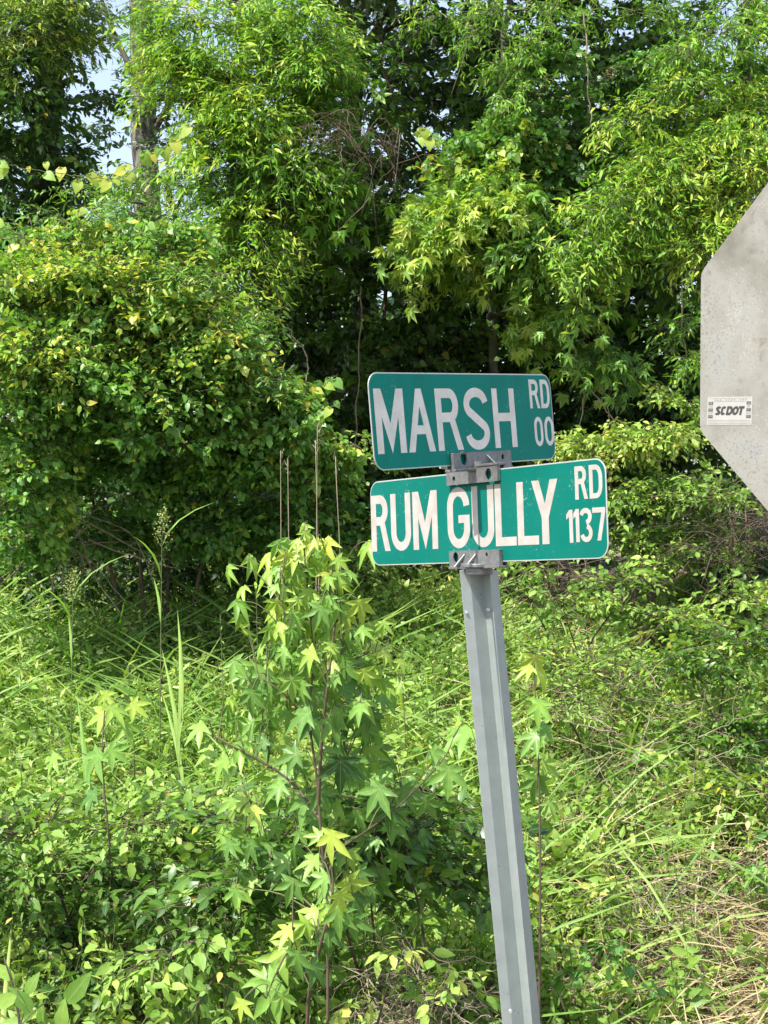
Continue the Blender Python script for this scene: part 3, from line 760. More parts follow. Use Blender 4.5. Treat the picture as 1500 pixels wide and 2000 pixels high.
for z, x0, x1 in ((.0245, -.049, .049), (.0185, -.037, .037), (-.0185, -.050, .050), (-.0215, -.050, .050), (-.0245, -.050, .050)):
    MB().add([(x0, -.0006, z - .0003), (x1, -.0006, z - .0003), (x1, -.0006, z + .0003), (x0, -.0006, z + .0003)], [(0, 1, 2, 3)]).build('rule', PALE, st)
for i in range(12):
    if i in (3, 8): continue
    x = -.036 + i * .0066; MB().add([(x, -.0007, .0205), (x + .0032, -.0007, .0205), (x + .0032, -.0007, .0225), (x, -.0007, .0225)], [(0, 1, 2, 3)]).build('number', PALE, st)
# its own post, in front of the panel's far side, and the two bolts
sp_ = MB(); V = []
for z in (Sc.z + .36 , -.4):
    for th in (0, .004):
        for x, y in ((-.045, 0), (-.022, 0), (-.014, -.030), (.014, -.030), (.022, 0), (.045, 0)):
            V.append((x, -.0065 + y - th + (.0 if y else 0), z - Sc.z))
n = 6; Fs = []
for i in range(n - 1): Fs += [(i, i + 1, 2 * n + i + 1, 2 * n + i), (n + i, 3 * n + i, 3 * n + i + 1, n + i + 1), (i, n + i, n + i + 1, i + 1)]
Fs += [(0, 2 * n, 3 * n, n), (n - 1, 2 * n - 1, 4 * n - 1, 3 * n - 1)]
sp_.add(V, Fs); so = sp_.build('post', GALV, stop); so.matrix_basis = SM
for z in (.2, -.2):
    m_ = MB(); m_.tube([(0, -.030, z), (0, -.048, z)], .008, .008, 6); q = m_.build('bolt', EDGE, stop); q.matrix_basis = SM

# ------------------------------------------------------------------ trees and vines of the wood edge
def rpx(px, Y): return px / F * Y
def C(p, key, px, py, Y, rx, rz, ry, n, **kw):
    p.clump(key, at(px, py, Y), (rpx(rx, Y), ry, rpx(rz, Y)), n, **kw)
def foot(px, Y):
    x = (px - 750) / F * Y; return np.array([x, Y, float(hgt(x, Y)) - .03])

# far left: trunk smothered in dark vine
p = Plant('vine_covered_tree', 'dark tree smothered in ivy-like vine beside the strip of open sky', 'tree', foot(60, 12.4), 'vine', parts=120, foliage='crown')
p.stem([foot(60, 12.4), at(70, 700, 12.4), at(95, 250, 12.4), at(80, -250, 12.3), at(90, -700, 12.2)], .15, .08, 'trunk', wob=.01, n=6, sides=10)
for px, py, rx, rz, n, ti in ((60, 230, 120, 130, 130, .22), (90, 400, 115, 120, 130, .20), (40, 540, 110, 90, 80, .22), (40, 680, 130, 100, 80, .25), (-60, 350, 120, 220, 120, .25), (30, 60, 110, 95, 110, .25)):
    C(p, 'back', px, py, 12.0, rx, rz, .5, int(n * 1.8), tint=ti, size=.66)
C(p, 'lime', 55, 60, 11.3, 105, 75, .45, 150, tint=.62); C(p, 'lime', 130, 20, 11.3, 60, 40, .4, 60, tint=.6); C(p, 'lime', -40, 130, 11.3, 60, 60, .4, 60, tint=.55)
for px, py, rx, rz, n in ((150, 200, 45, 60, 26), (165, 320, 40, 70, 22), (150, 430, 45, 60, 26), (215, 300, 40, 90, 6)): C(p, 'ovate', px, py, 12.3, rx, rz, .4, n, tint=.2, size=1.0)
for px, py, rx, rz, n in ((40, -180, 200, 120, 120), (80, -420, 240, 160, 140), (-120, -300, 200, 200, 120)): C(p, 'back', px, py, 11.6, rx, rz, .8, n, tint=.3)
for k in ((20, 200), (150, 150), (10, 420), (120, -200)): p.stem([at(85, k[1] + 90, 12.4), at((85 + k[0]) / 2, k[1] + 20, 12.2), at(*k, 12.0)], .05, .015)

# bare trunk in the gap
p = Plant('bare_tree', 'tall grey trunk standing in the gap of open sky', 'tree', foot(292, 14.5), 'dark', parts=40, foliage='crown')
p.stem([foot(292, 14.5), at(288, 500, 14.5), at(281, 200, 14.5), at(276, -100, 14.5), at(280, -700, 14.4)], .135, .10, 'trunk', bark_mat('pale_bark', (.085, .078, .065), (.26, .24, .20)), n=8, wob=.006, sides=12)
p.stem([at(278, 300, 14.5), at(330, 200, 14.3), at(390, 60, 14.2)], .04, .012); p.stem([at(280, 180, 14.5), at(220, 60, 14.6), at(180, -60, 14.6)], .035, .012)
for px, py, rx, rz, n in ((360, 120, 70, 60, 22), (330, 210, 40, 60, 14), (215, 60, 60, 70, 16), (215, 160, 50, 60, 14), (210, 260, 50, 60, 14), (205, 360, 50, 60, 12), (350, 300, 50, 60, 16), (230, 430, 60, 90, 7)): C(p, 'ovate', px, py, 14.4, rx, rz, .5, n, tint=.35, size=1.2)
C(p, 'back', 300, -350, 14, 300, 200, 1.2, 150, tint=.35)

# lit vine mass left of centre
p = Plant('yellow_green_vine_tree', 'sunlit yellow-green vine mass draped over a tree between sky gap and dark hollow', 'tree', foot(520, 10.6), 'lime', parts=260, foliage='crown', twig=TWIG)
p.stem([foot(520, 10.6), at(530, 800, 10.5), at(500, 450, 10.3), at(470, 150, 10.2), at(520, -300, 10.4)], .06, .03, 'trunk', wob=.012, sides=9)
for px, py, rx, rz, ry, n, ti in ((440, 130, 120, 60, .40, 190, .62), (350, 205, 65, 45, .3, 60, .62), (330, 90, 60, 70, .3, 45, .50), (500, 240, 110, 70, .40, 190, .58), (440, 320, 80, 60, .35, 95, .58), (600, 60, 90, 70, .45, 140, .50),
        (500, 430, 60, 60, .35, 90, .62), (480, 520, 60, 60, .35, 90, .60), (430, 590, 70, 55, .35, 85, .58), (560, 340, 60, 70, .4, 90, .46), (420, 20, 130, 50, .4, 120, .46), (610, 160, 60, 60, .4, 70, .44)):
    C(p, 'lime' if py < 300 else 'limehang', px, py, 9.7, rx, rz, ry, int(n * 1.15), tint=ti + .07)
for px, py, rx, rz, n in ((620, 200, 60, 60, 40), (600, 320, 60, 50, 45), (560, 420, 60, 45, 40), (640, 380, 50, 40, 26)): C(p, 'gumhang', px, py, 9.9, rx, rz, .3, n, tint=.42)
for k in ((440, 150), (350, 210), (600, 80), (480, 420), (430, 580), (560, 330)): p.stem([at(500, k[1] + 130, 10.3), at((500 + k[0]) / 2, k[1] + 40, 10.0), at(*k, 9.7)], .035, .008, wob=.01)

# central dark hollow with the crown above it
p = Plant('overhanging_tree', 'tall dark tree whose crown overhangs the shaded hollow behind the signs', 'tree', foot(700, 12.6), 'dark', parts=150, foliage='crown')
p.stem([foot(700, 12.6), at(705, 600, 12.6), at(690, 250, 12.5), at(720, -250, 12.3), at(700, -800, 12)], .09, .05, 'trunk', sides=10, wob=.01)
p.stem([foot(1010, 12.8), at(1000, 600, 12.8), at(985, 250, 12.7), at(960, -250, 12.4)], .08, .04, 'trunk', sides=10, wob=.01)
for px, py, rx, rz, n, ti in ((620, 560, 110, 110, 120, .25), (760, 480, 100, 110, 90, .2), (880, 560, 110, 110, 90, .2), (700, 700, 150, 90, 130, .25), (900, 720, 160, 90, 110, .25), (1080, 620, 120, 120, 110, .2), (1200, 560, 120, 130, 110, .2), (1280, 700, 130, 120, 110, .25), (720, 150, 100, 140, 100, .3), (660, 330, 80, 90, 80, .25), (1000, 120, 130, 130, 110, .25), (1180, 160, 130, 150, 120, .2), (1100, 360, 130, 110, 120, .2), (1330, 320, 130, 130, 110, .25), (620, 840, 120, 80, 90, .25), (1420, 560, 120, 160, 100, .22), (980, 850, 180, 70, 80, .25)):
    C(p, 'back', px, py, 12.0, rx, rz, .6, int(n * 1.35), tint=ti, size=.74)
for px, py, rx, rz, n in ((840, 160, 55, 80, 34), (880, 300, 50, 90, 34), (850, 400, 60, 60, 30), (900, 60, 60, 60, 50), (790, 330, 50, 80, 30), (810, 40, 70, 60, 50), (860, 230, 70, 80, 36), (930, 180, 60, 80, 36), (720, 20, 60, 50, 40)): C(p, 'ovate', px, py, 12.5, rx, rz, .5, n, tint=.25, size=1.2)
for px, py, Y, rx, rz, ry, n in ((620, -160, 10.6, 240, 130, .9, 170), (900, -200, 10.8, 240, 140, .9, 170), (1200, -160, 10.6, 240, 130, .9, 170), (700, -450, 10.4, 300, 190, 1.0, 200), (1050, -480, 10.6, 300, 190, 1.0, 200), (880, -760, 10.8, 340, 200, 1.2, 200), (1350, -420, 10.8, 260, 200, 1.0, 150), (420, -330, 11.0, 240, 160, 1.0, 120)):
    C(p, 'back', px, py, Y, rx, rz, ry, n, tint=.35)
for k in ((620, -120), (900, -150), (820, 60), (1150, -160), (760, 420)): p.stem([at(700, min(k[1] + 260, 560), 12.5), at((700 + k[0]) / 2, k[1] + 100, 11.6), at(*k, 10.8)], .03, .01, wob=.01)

# star-leaved tree right of centre
p = Plant('sweetgum_tree', 'star-leaved tree with pale sunlit leaves hanging above the upper sign', 'tree', foot(960, 10.8), 'gum', parts=300, foliage='crown')
p.stem([foot(960, 10.8), at(965, 700, 10.7), at(950, 420, 10.4), at(985, 120, 10.4), at(1000, -200, 10.5)], .035, .02, 'trunk', sides=9, wob=.01)
for px, py, rx, rz, ry, n, ti in ((930, 420, 95, 60, .40, 190, .66), (880, 480, 70, 50, .3, 110, .68), (980, 380, 80, 50, .35, 80, .5), (1000, 500, 80, 70, .4, 85, .42), (1120, 530, 60, 55, .35, 90, .58), (1100, 600, 45, 45, .3, 60, .56), (1150, 690, 45, 60, .3, 40, .44), (1080, 440, 70, 50, .35, 60, .30)):
    C(p, 'gumhang', px, py, 9.6, rx, rz, ry, n, tint=ti + .06, size=.88)
for k in ((900, 440), (1000, 500), (1120, 540), (1150, 660), (1080, 440), (930, 560)): p.stem([at(955, k[1] - 40, 10.4), at((955 + k[0]) / 2, k[1] - 70, 10.0), at(*k, 9.7)], .028, .007, wob=.01)

p = Plant('grape_vine', 'heart-leaved vine with pale round leaves climbing above the star-leaved tree', 'vine', foot(1040, 10.9), 'grape', parts=220, twig=BROWN)
p.stem([foot(1040, 10.9), at(1040, 800, 10.8), at(1075, 500, 10.3), at(1030, 300, 10.1), at(1080, 100, 10.1)], .022, .010, 'stem', wob=.015)
for px, py, rx, rz, ry, n, ti in ((1000, 300, 80, 55, .35, 150, .62), (940, 350, 70, 45, .3, 100, .68), (1090, 270, 80, 60, .4, 70, .26), (1080, 170, 100, 70, .4, 70, .25), (1160, 140, 90, 60, .4, 55, .22), (900, 300, 50, 35, .3, 16, .55), (1070, 370, 60, 45, .3, 45, .30)):
    C(p, 'grape', px, py, 9.7, rx, rz, ry, n, tint=ti, size=1.0)

# sprays of narrow leaves at the top, hanging into the gap
p = Plant('hanging_vine', 'thin bright green vine shoots hanging from the top into the dark gap', 'vine', at(930, -60, 9.6), 'lime', parts=120)
for px0, py0, px1, py1, n in ((930, -60, 880, 190, 16), (960, 0, 900, 60, 10), (1040, 60, 960, 200, 16), (1100, -30, 1010, 150, 18), (1030, 170, 975, 220, 10), (860, -40, 830, 20, 8), (1180, -40, 1120, 80, 16), (1000, 200, 985, 235, 8)):
    A, B = at(px0, py0, 9.4), at(px1, py1, 9.3); mid = (A + B) / 2 + np.array([.08, -.1, .1]); path = spline([A, mid, B], 8); p.wood.append(('stem', path, .005, .002, TWIG, 5))
    t = rng.random(n); pos = np.array([np.interp(t, np.linspace(0, 1, len(path)), path[:, j]) for j in range(3)]).T
    p.spray('lime', pos, rng.uniform(0, 6.28, n), rng.uniform(-.7, .2, n), rng.uniform(.5, .9, n), np.full(n, .58))
for px, py, rx, rz, n in ((1040, 130, 60, 60, 30), (1000, 20, 80, 40, 30), (1240, 30, 70, 40, 22), (870, 15, 60, 30, 16)): C(p, 'lime', px, py, 9.6, rx, rz, .4, n, tint=.46)

# right: drapes of narrow yellow-green leaves
p = Plant('draped_vine_tree', 'right-hand tree draped in long cascades of narrow yellow-green leaves', 'tree', foot(1480, 10.4), 'lime', parts=300, foliage='crown')
p.stem([foot(1480, 10.4), at(1470, 700, 10.4), at(1440, 300, 10.2), at(1480, -100, 10.2), at(1500, -500, 10.2)], .08, .04, 'trunk', sides=10, wob=.01)
for (x0, y0, x1, y1, k, n, ti) in ((1480, 60, 1230, 240, 5, 30, .48), (1500, 170, 1180, 400, 7, 70, .52), (1520, 300, 1390, 480, 5, 95, .70), (1520, 200, 1420, 330, 4, 75, .66), (1430, 20, 1360, 100, 4, 26, .42), (1420, 240, 1240, 420, 5, 40, .48), (1350, 380, 1190, 470, 4, 28, .46), (1240, 430, 1080, 480, 3, 26, .44), (1200, 470, 1090, 530, 3, 22, .5)):
    for q in np.linspace(0, 1, k):
        px, py = x0 + (x1 - x0) * q, y0 + (y1 - y0) * q
        C(p, 'limehang' if q > .3 else 'lime', px, py, 9.2 + .3 * (1 - q), 55, 42, .28, n // 2 + 8, tint=ti + .10, size=.86)
for px, py, rx, rz, n, ti in ((1420, 400, 110, 100, 70, .25), (1440, 150, 110, 110, 70, .3), (1300, 250, 100, 90, 60, .25), (1330, 560, 90, 80, 40, .25)): C(p, 'back', px, py, 10.4, rx, rz, .5, n, tint=ti, size=.7)
C(p, 'back', 1500, -250, 10.2, 240, 150, .8, 120, tint=.35); C(p, 'lime', 1440, 20, 10.0, 110, 60, .4, 70, tint=.45)
for k in ((1300, 240), (1250, 380), (1420, 460), (1180, 460)): p.stem([at(1450, k[1] - 60, 10.1), at((1450 + k[0]) / 2, k[1] - 60, 9.8), at(*k, 9.4)], .03, .006, wob=.01)
C(p, 'lime', 1340, 720, 9.3, 40, 50, .3, 26, tint=.50); C(p, 'lime', 1350, 640, 9.3, 30, 40, .25, 16, tint=.45)

# curtain of ivy-like vine in the hollow, its leaf tints darkened for shade
p = Plant('vine_curtain', 'curtain of shade-tinted vine leaves hanging through the shaded hollow behind the signs', 'vine', foot(760, 11.4), 'vine', parts=200, twig=BROWN)
p.stem([foot(760, 11.4), at(750, 700, 11.3), at(770, 300, 11.2), at(740, 60, 11.2)], .02, .01, 'stem', mat=BROWN, wob=.02)
for px in range(560, 1480, 105):
    for py in (430, 540, 650, 760, 870, 970):
        if px > 1000 and py < 560: continue
        C(p, 'grape', px + rng.uniform(-30, 30), py + rng.uniform(-30, 30), 11.1 + rng.uniform(-.3, .3), 80, 75, .3, 30, tint=.26, tj=.12, size=1.25)
for px, py in ((560, 380), (640, 330), (700, 210), (760, 120), (700, 420), (650, 120), (780, 400), (620, 480)): C(p, 'ovate', px, py, 10.4, 70, 70, .3, 34, tint=.36, size=.95)
for px, py in ((960, 60), (1060, 30), (1180, 220), (1120, 330), (1240, 120), (1300, 40), (1000, 220), (1200, 320), (1320, 470), (1240, 500)): C(p, 'grape', px, py, 10.8, 80, 75, .3, 40, tint=.30, size=1.2)

# low lit bushes behind the signs on the right
p = Plant('green_thicket', 'bright leafy thicket behind the right ends of the two sign blades', 'bush', foot(1220, 9.6), 'weed', parts=260, twig=BROWN)
for px, py, rx, rz, ry, n, ti in ((1180, 880, 90, 45, .4, 170, .66), (1290, 850, 90, 50, .4, 140, .58), (1240, 960, 90, 60, .4, 130, .52), (1340, 800, 60, 50, .3, 50, .50), (1330, 960, 80, 60, .4, 100, .42), (1210, 1060, 80, 60, .35, 110, .55), (1340, 1080, 100, 70, .4, 130, .42), (1440, 1000, 70, 80, .35, 45, .4), (720, 900, 40, 60, .3, 50, .45), (710, 1050, 60, 70, .4, 90, .55)):
    C(p, 'ovate', px, py, 9.3, rx, rz, ry, n, tint=ti, size=.68)
for k in ((1180, 900), (1290, 880), (1330, 980), (1210, 1060)): p.stem([foot(1250, 9.6), at((1250 + k[0]) / 2, 1080, 9.5), at(*k, 9.3)], .02, .006, wob=.01, mat=BROWN)

# big left bush overgrown with heart-leaved vine
p = Plant('left_shrub', 'large rounded shrub overgrown with heart-leaved vine above the tall grass', 'shrub', foot(300, 9.8), 'grape', parts=300, twig=BROWN)
for a, b_ in ((300, 250), (310, 400), (330, 540), (280, 120)):
    p.stem([foot(a, 9.8), at((a + b_) / 2 - 10, 1000, 9.7), at(b_, 760, 9.4)], .016, .006, wob=.012, mat=BROWN)
for px, py, Y, rx, rz, ry, n, ti in ((120, 560, 8.9, 140, 80, .45, 190, .52), (260, 620, 8.8, 130, 90, .45, 190, .48), (60, 680, 8.7, 110, 90, .45, 150, .46), (200, 760, 8.8, 130, 90, .45, 160, .36), (380, 700, 8.9, 120, 80, .45, 140, .44), (330, 830, 8.9, 140, 80, .45, 150, .34), (50, 830, 8.7, 90, 100, .4, 120, .42), (480, 780, 9.0, 100, 70, .4, 120, .40), (560, 840, 9.1, 80, 70, .35, 90, .46), (30, 980, 8.6, 70, 100, .4, 100, .42), (500, 900, 9.2, 120, 70, .4, 100, .32), (620, 930, 9.3, 60, 60, .3, 60, .38), (120, 900, 9.2, 110, 80, .35, 80, .30), (240, 930, 9.5, 120, 80, .35, 90, .28), (380, 930, 9.4, 120, 80, .35, 90, .28), (180, 1030, 9.7, 130, 70, .3, 80, .25), (330, 1040, 9.7, 130, 70, .3, 80, .25), (470, 1010, 9.6, 120, 80, .3, 90, .28), (590, 1020, 9.6, 90, 80, .3, 70, .30), (60, 1080, 9.2, 90, 60, .3, 50, .35), (300, 480, 9.0, 90, 60, .4, 70, .46), (160, 480, 9.0, 70, 40, .35, 55, .60)):
    C(p, 'grape', px, py, Y, rx, rz, ry, int(n * 1.5), tint=ti + .16, size=.86)
for px, py, Y, rx, rz, n, ti in ((230, 560, 8.7, 120, 80, 90, .62), (120, 700, 8.6, 120, 80, 80, .60), (350, 640, 8.8, 100, 80, 80, .60), (60, 560, 8.7, 80, 60, 50, .60), (300, 760, 8.8, 120, 70, 70, .50), (440, 720, 8.9, 80, 60, 50, .55)): C(p, 'small', px, py, Y, rx, rz, .4, int(n * 2.2), tint=ti + .08, size=1.1)

for px, py, rx, rz, n in ((60, 470, 70, 40, 26), (140, 440, 60, 40, 26), (260, 470, 90, 50, 40), (380, 560, 80, 60, 44), (440, 640, 80, 60, 44), (120, 620, 140, 80, 60), (300, 690, 140, 80, 60), (60, 780, 80, 80, 30), (480, 740, 70, 50, 30)): C(p, 'limes', px, py, 8.75, rx, rz, .4, n, tint=.58)

p = Plant('willow_leaved_tree', 'slender tree with narrow drooping leaves before the pale sky gap', 'tree', foot(330, 10.4), 'lime', parts=200, foliage='crown')
p.stem([foot(330, 10.4), at(320, 700, 10.3), at(345, 480, 10.2), at(330, 330, 10.2)], .045, .015, 'trunk', wob=.01)
p.stem([at(205, 640, 10), at(200, 450, 10), at(195, 390, 10)], .012, .006)
for px, py, rx, rz, n, ti in ((300, 360, 80, 40, 42, .50), (380, 370, 80, 45, 40, .46), (265, 400, 60, 60, 26, .44), (330, 430, 60, 50, 36, .46), (150, 375, 40, 45, 12, .48), (200, 500, 60, 40, 24, .46), (440, 400, 50, 40, 20, .5), (400, 600, 90, 50, 50, .50), (390, 520, 40, 40, 12, .5), (270, 520, 60, 50, 40, .48)):
    C(p, 'limehang', px, py, 9.9, rx, rz, .35, n, tint=ti, size=.8)
for k in ((300, 350), (390, 370), (230, 400), (400, 590)): p.stem([at(338, k[1] + 60, 10.2), at((335 + k[0]) / 2, k[1], 10.0), at(*k, 9.9)], .014, .004)

# dark low wood seen under the bush
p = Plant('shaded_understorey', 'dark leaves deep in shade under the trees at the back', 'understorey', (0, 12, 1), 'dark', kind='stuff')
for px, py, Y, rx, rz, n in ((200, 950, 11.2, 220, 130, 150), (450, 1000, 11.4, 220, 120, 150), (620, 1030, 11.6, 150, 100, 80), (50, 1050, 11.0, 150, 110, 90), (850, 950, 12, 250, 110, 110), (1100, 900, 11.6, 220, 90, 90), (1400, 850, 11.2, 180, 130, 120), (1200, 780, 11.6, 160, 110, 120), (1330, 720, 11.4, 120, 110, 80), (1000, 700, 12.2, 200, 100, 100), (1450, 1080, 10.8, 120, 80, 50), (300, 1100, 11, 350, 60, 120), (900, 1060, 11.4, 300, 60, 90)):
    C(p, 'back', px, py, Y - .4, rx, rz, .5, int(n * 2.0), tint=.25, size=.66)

# woods beyond, closing the view low down
for i, (px, Y, top, w) in enumerate(((430, 17, 640, 260), (900, 18, 560, 300), (1300, 17, 300, 300), (650, 19, 500, 220), (60, 18, 560, 220), (1100, 20, 250, 260), (1520, 18, 150, 220))):
    names = ('low rounded tree far behind the left shrub', 'broad tree far behind the upper sign', 'tall tree far behind the draped vines', 'dim tree far behind the dark hollow', 'tree far behind the ivy-smothered trunk', 'tall dim tree far behind the pale star leaves', 'tall tree far behind the stop sign')
    p = Plant('background_tree', names[i], 'tree', foot(px, Y), 'dark', parts=0, foliage='crown', group='trees of the wood beyond')
    p.stem([foot(px, Y), at(px + 10, (1000 + top) / 2, Y), at(px, top, Y)], .12, .05, 'trunk')
    for q in range(7):
        yy = top + (1050 - top) * (q + .5) / 7; C(p, 'back', px + rng.uniform(-40, 40), yy, Y + rng.uniform(-.6, .6), w * (.6 + .4 * math.sin(math.pi * (q + 1) / 8)), (1050 - top) / 9, .9, 60, tint=.38, size=1.2)

# ------------------------------------------------------------------ meadow and bank: ground cover that nobody could count
def scatter(n, x0, x1, y0, y1, dens):
    X = rng.uniform(x0, x1, n); Y = rng.uniform(y0, y1, n)
    # keep inside a fan a bit wider than the view
    k = (np.abs(X) < .25 * Y + .9) & (rng.random(n) < dens(X, Y)); return X[k], Y[k]
def nz(X, Y, a=1.0, b=0.0): return .5 + .25 * np.sin(X * 2.1 * a + 1.3 * Y * a + b) + .25 * np.sin(-X * 1.3 * a + 2.3 * Y * a + 2 * b)
PXf = lambda X, Y: 750 + F * X / Y

def cover(name, label, cat, mat, key, n, dens, h0, h1, tint, size, tilt=(.7, 1.35), lift=None):
    p = Plant(name, label, cat, (0, 0, 0), mat, kind='stuff')
    X, Y = scatter(n, -4, 4, 4.4, 11.2, dens); Z = hgt(X, Y)
    k = len(X); hh = rng.uniform(h0, h1, k) * (1 if lift is None else lift(X, Y))
    pos = np.stack([X, Y, Z + hh], 1)
    p.spray(key, pos, rng.uniform(0, 6.28, k), rng.uniform(tilt[0], tilt[1], k), size * rng.uniform(.7, 1.25, k), np.clip(tint + .22 * (nz(X, Y, 1.5) - .5) + rng.normal(0, .09, k), .05, .9))
    return p
left = lambda X, Y: np.clip((1050 - PXf(X, Y)) / 250, 0, 1)
right = lambda X, Y: 1 - left(X, Y)
straw = lambda X, Y: np.clip((PXf(X, Y) - 1290) / 120, 0, 1) * np.clip((7.0 - Y) / .6, 0, 1)
tall = lambda X, Y: .55 + .75 * left(X, Y)
cover('meadow_weeds', 'dense yellow-green weeds covering the slope below the trees', 'weeds', 'weed', 'herb', 11500, lambda X, Y: (.25 + .75 * left(X, Y)) * (.35 + .65 * nz(X, Y)) * np.clip((Y - 4.9) / .5, .1, 1), .02, .34, .60, .80, lift=tall)
cover('broadleaf_weeds', 'low broad-leaved weeds mixed through the slope', 'weeds', 'weed', 'herbb', 10500, lambda X, Y: (.55 + .45 * nz(X, Y, 1, 2)) * (1 - .88 * straw(X, Y)), .0, .28, .52, 1.1, lift=tall)
cover('creeping_vine', 'small-leaved creeper spread over the bank beside the post', 'creeper', 'vine', 'small', 6500, lambda X, Y: (.25 + .75 * right(X, Y)) * (1 - .85 * straw(X, Y)), .0, .20, .54, 1.25, tilt=(-.1, .9), lift=tall)

def grass(name, label, mat, n, dens, lmin, lmax, tint, tj=.12, lean=.45, zoff=0.0, ylo=4.4):
    p = Plant(name, label, 'grass', (0, 0, 0), mat, kind='stuff')
    X, Y = scatter(n, -4, 4, ylo, 11.2, dens); k = len(X); Z = hgt(X, Y) - .01 + zoff * rng.random(k)
    a = rng.uniform(0, 6.28, k); ln = rng.uniform(lmin, lmax, k); lz = rng.uniform(.05, lean, k)
    d = np.stack([np.cos(a) * lz, np.sin(a) * lz, np.ones(k)], 1); nn = np.stack([-np.cos(a), -np.sin(a), np.full(k, .3)], 1)
    Fm = frame(d, nn); M = np.zeros((k, 4, 4)); M[:, :3, :3] = Fm * ln[:, None, None]; M[:, :3, 0] *= rng.uniform(.3, .75, k)[:, None]; M[:, :3, 3] = np.stack([X, Y, Z], 1); M[:, 3, 3] = 1
    p.leaves('blade', M, np.clip(tint + rng.normal(0, tj, k), 0, 1)); return p
grass('meadow_grass', 'long green grass blades standing through the slope', 'grass', 12000, lambda X, Y: (.10 + .75 * left(X, Y)) * (.4 + .6 * nz(X, Y, .8, 1)) * np.clip((Y - 5.0), .1, 1) * (1 - .7 * straw(X, Y)), .35, .85, .56)
grass('tall_reed_grass', 'tall dark green grass along the foot of the left shrub', 'grass', 5000, lambda X, Y: np.clip((760 - PXf(X, Y)) / 200, 0, 1) * np.clip((Y - 7.6) / .8, 0, 1), .45, 1.0, .50, lean=.5)
grass('dry_grass', 'dead tan grass and straw lying on the bank', 'straw', 46000, lambda X, Y:   .10 + .20 * right(X, Y) + .60 * straw(X, Y), .12, .40, .60, tj=.2, lean=2.2, zoff=.22)

# ------------------------------------------------------------------ foreground plants, leaf by leaf
def lay_leaves(p, shape, spec, Y, dy=.35, up=.75, petiole=True, jit=6, smin=.9):
    "spec = (px, py, size px, heading degrees (0 right, 90 down), tint): leaf base placed so that the blade's middle sits at the pixel"
    paths = [w[1] for w in p.wood]
    for (px, py, sz, hd, ti) in spec:
        YY = Y + rng.uniform(-.18, .18); s = sz / F * YY * rng.uniform(smin, 1.1)
        a = R_(hd + rng.uniform(-jit, jit)); d = np.array([math.cos(a), rng.uniform(-dy, dy * .4), -math.sin(a)])
        n = np.array([rng.normal(0, .25), -.62, up]) + rng.normal(0, .15, 3)
        if abs(np.dot(d / np.linalg.norm(d), n / np.linalg.norm(n))) > .93: n = n + np.array([.5, 0, 0])
        m = np.eye(4); m[:3, :3] = frame(d[None], n[None])[0] * s
        m[:3, 3] = at(px, py, YY) - .42 * s * m[:3, 1] / s
        p.leaves(shape, m[None], np.array([ti]))
        if petiole and paths:
            allp = np.concatenate(paths); b = m[:3, 3]; dd = np.linalg.norm(allp - (b - np.array([0, 0, .06])), axis=1); k = allp[dd.argmin()]
            if dd.min() < .6:
                mid = (b + k) / 2 + np.array([0, 0, .03])
                p.wood.append(('stalk', spline([k, mid, b], 4), .0022 if dd.min() < .25 else .0035, .0011, TWIG, 4))

Ys = 4.6
gum = Plant('sweetgum_sapling', 'young star-leaved sapling with lime-yellow top standing left of the sign post', 'sapling', foot(630, Ys), 'gum', parts=400)
gum.stem([foot(630, Ys), at(640, 1900, Ys), at(622, 1560, Ys), at(604, 1400, Ys), at(612, 1290, Ys), at(600, 1140, Ys), at(591, 1040, Ys)], .0055, .0015, 'stem', BROWN, n=8)
gum.stem([at(622, 1570, Ys), at(628, 1450, Ys - .05), at(642, 1320, Ys - .08), at(656, 1200, Ys - .05), at(662, 1130, Ys)], .006, .002, 'stem', BROWN, n=6)
gum.stem([at(630, 1680, Ys), at(760, 1590, Ys - .1), at(860, 1490, Ys - .2), at(890, 1430, Ys - .2)], .0028, .0012, 'branch', BROWN)
gum.stem([at(625, 1600, Ys), at(560, 1520, Ys + .1), at(440, 1450, Ys + .1), at(380, 1420, Ys + .1)], .005, .0018, 'branch', BROWN)
gum.stem([at(606, 1420, Ys), at(560, 1360, Ys - .1), at(505, 1320, Ys - .1)], .004, .0015, 'branch', BROWN)
gum.stem([at(608, 1300, Ys), at(575, 1240, Ys), at(545, 1170, Ys)], .004, .0015, 'branch', BROWN)
gum.stem([at(640, 1340, Ys), at(690, 1290, Ys), at(740, 1270, Ys)], .004, .0015, 'branch', BROWN)
gum.parts = 300
top = [(590, 1036, 40, 120, .80), (600, 1050, 44, 60, .82), (575, 1060, 40, 150, .78), (565, 1092, 66, 155, .88), (640, 1085, 46, 60, .80), (668, 1100, 44, 40, .78), (538, 1112, 44, 165, .62), (578, 1125, 52, 110, .72),
 (660, 1135, 56, 80, .74), (690, 1125, 44, 30, .70), (548, 1158, 50, 130, .80), (530, 1150, 42, 170, .70), (545, 1200, 70, 160, .86), (620, 1205, 70, 110, .52), (682, 1195, 52, 60, .76), (706, 1195, 66, 75, .88), (560, 1225, 62, 140, .78), (535, 1235, 50, 160, .72),
 (690, 1232, 62, 30, .60), (650, 1245, 60, 80, .80), (682, 1272, 58, 70, .76), (597, 1285, 72, 140, .82), (640, 1180, 50, 100, .66), (600, 1165, 48, 90, .78), (575, 1180, 46, 110, .82), (715, 1235, 44, 20, .7), (610, 1105, 40, 90, .82),
 (760, 1285, 60, 50, .88), (740, 1265, 50, 20, .84), (785, 1300, 44, 70, .8)]
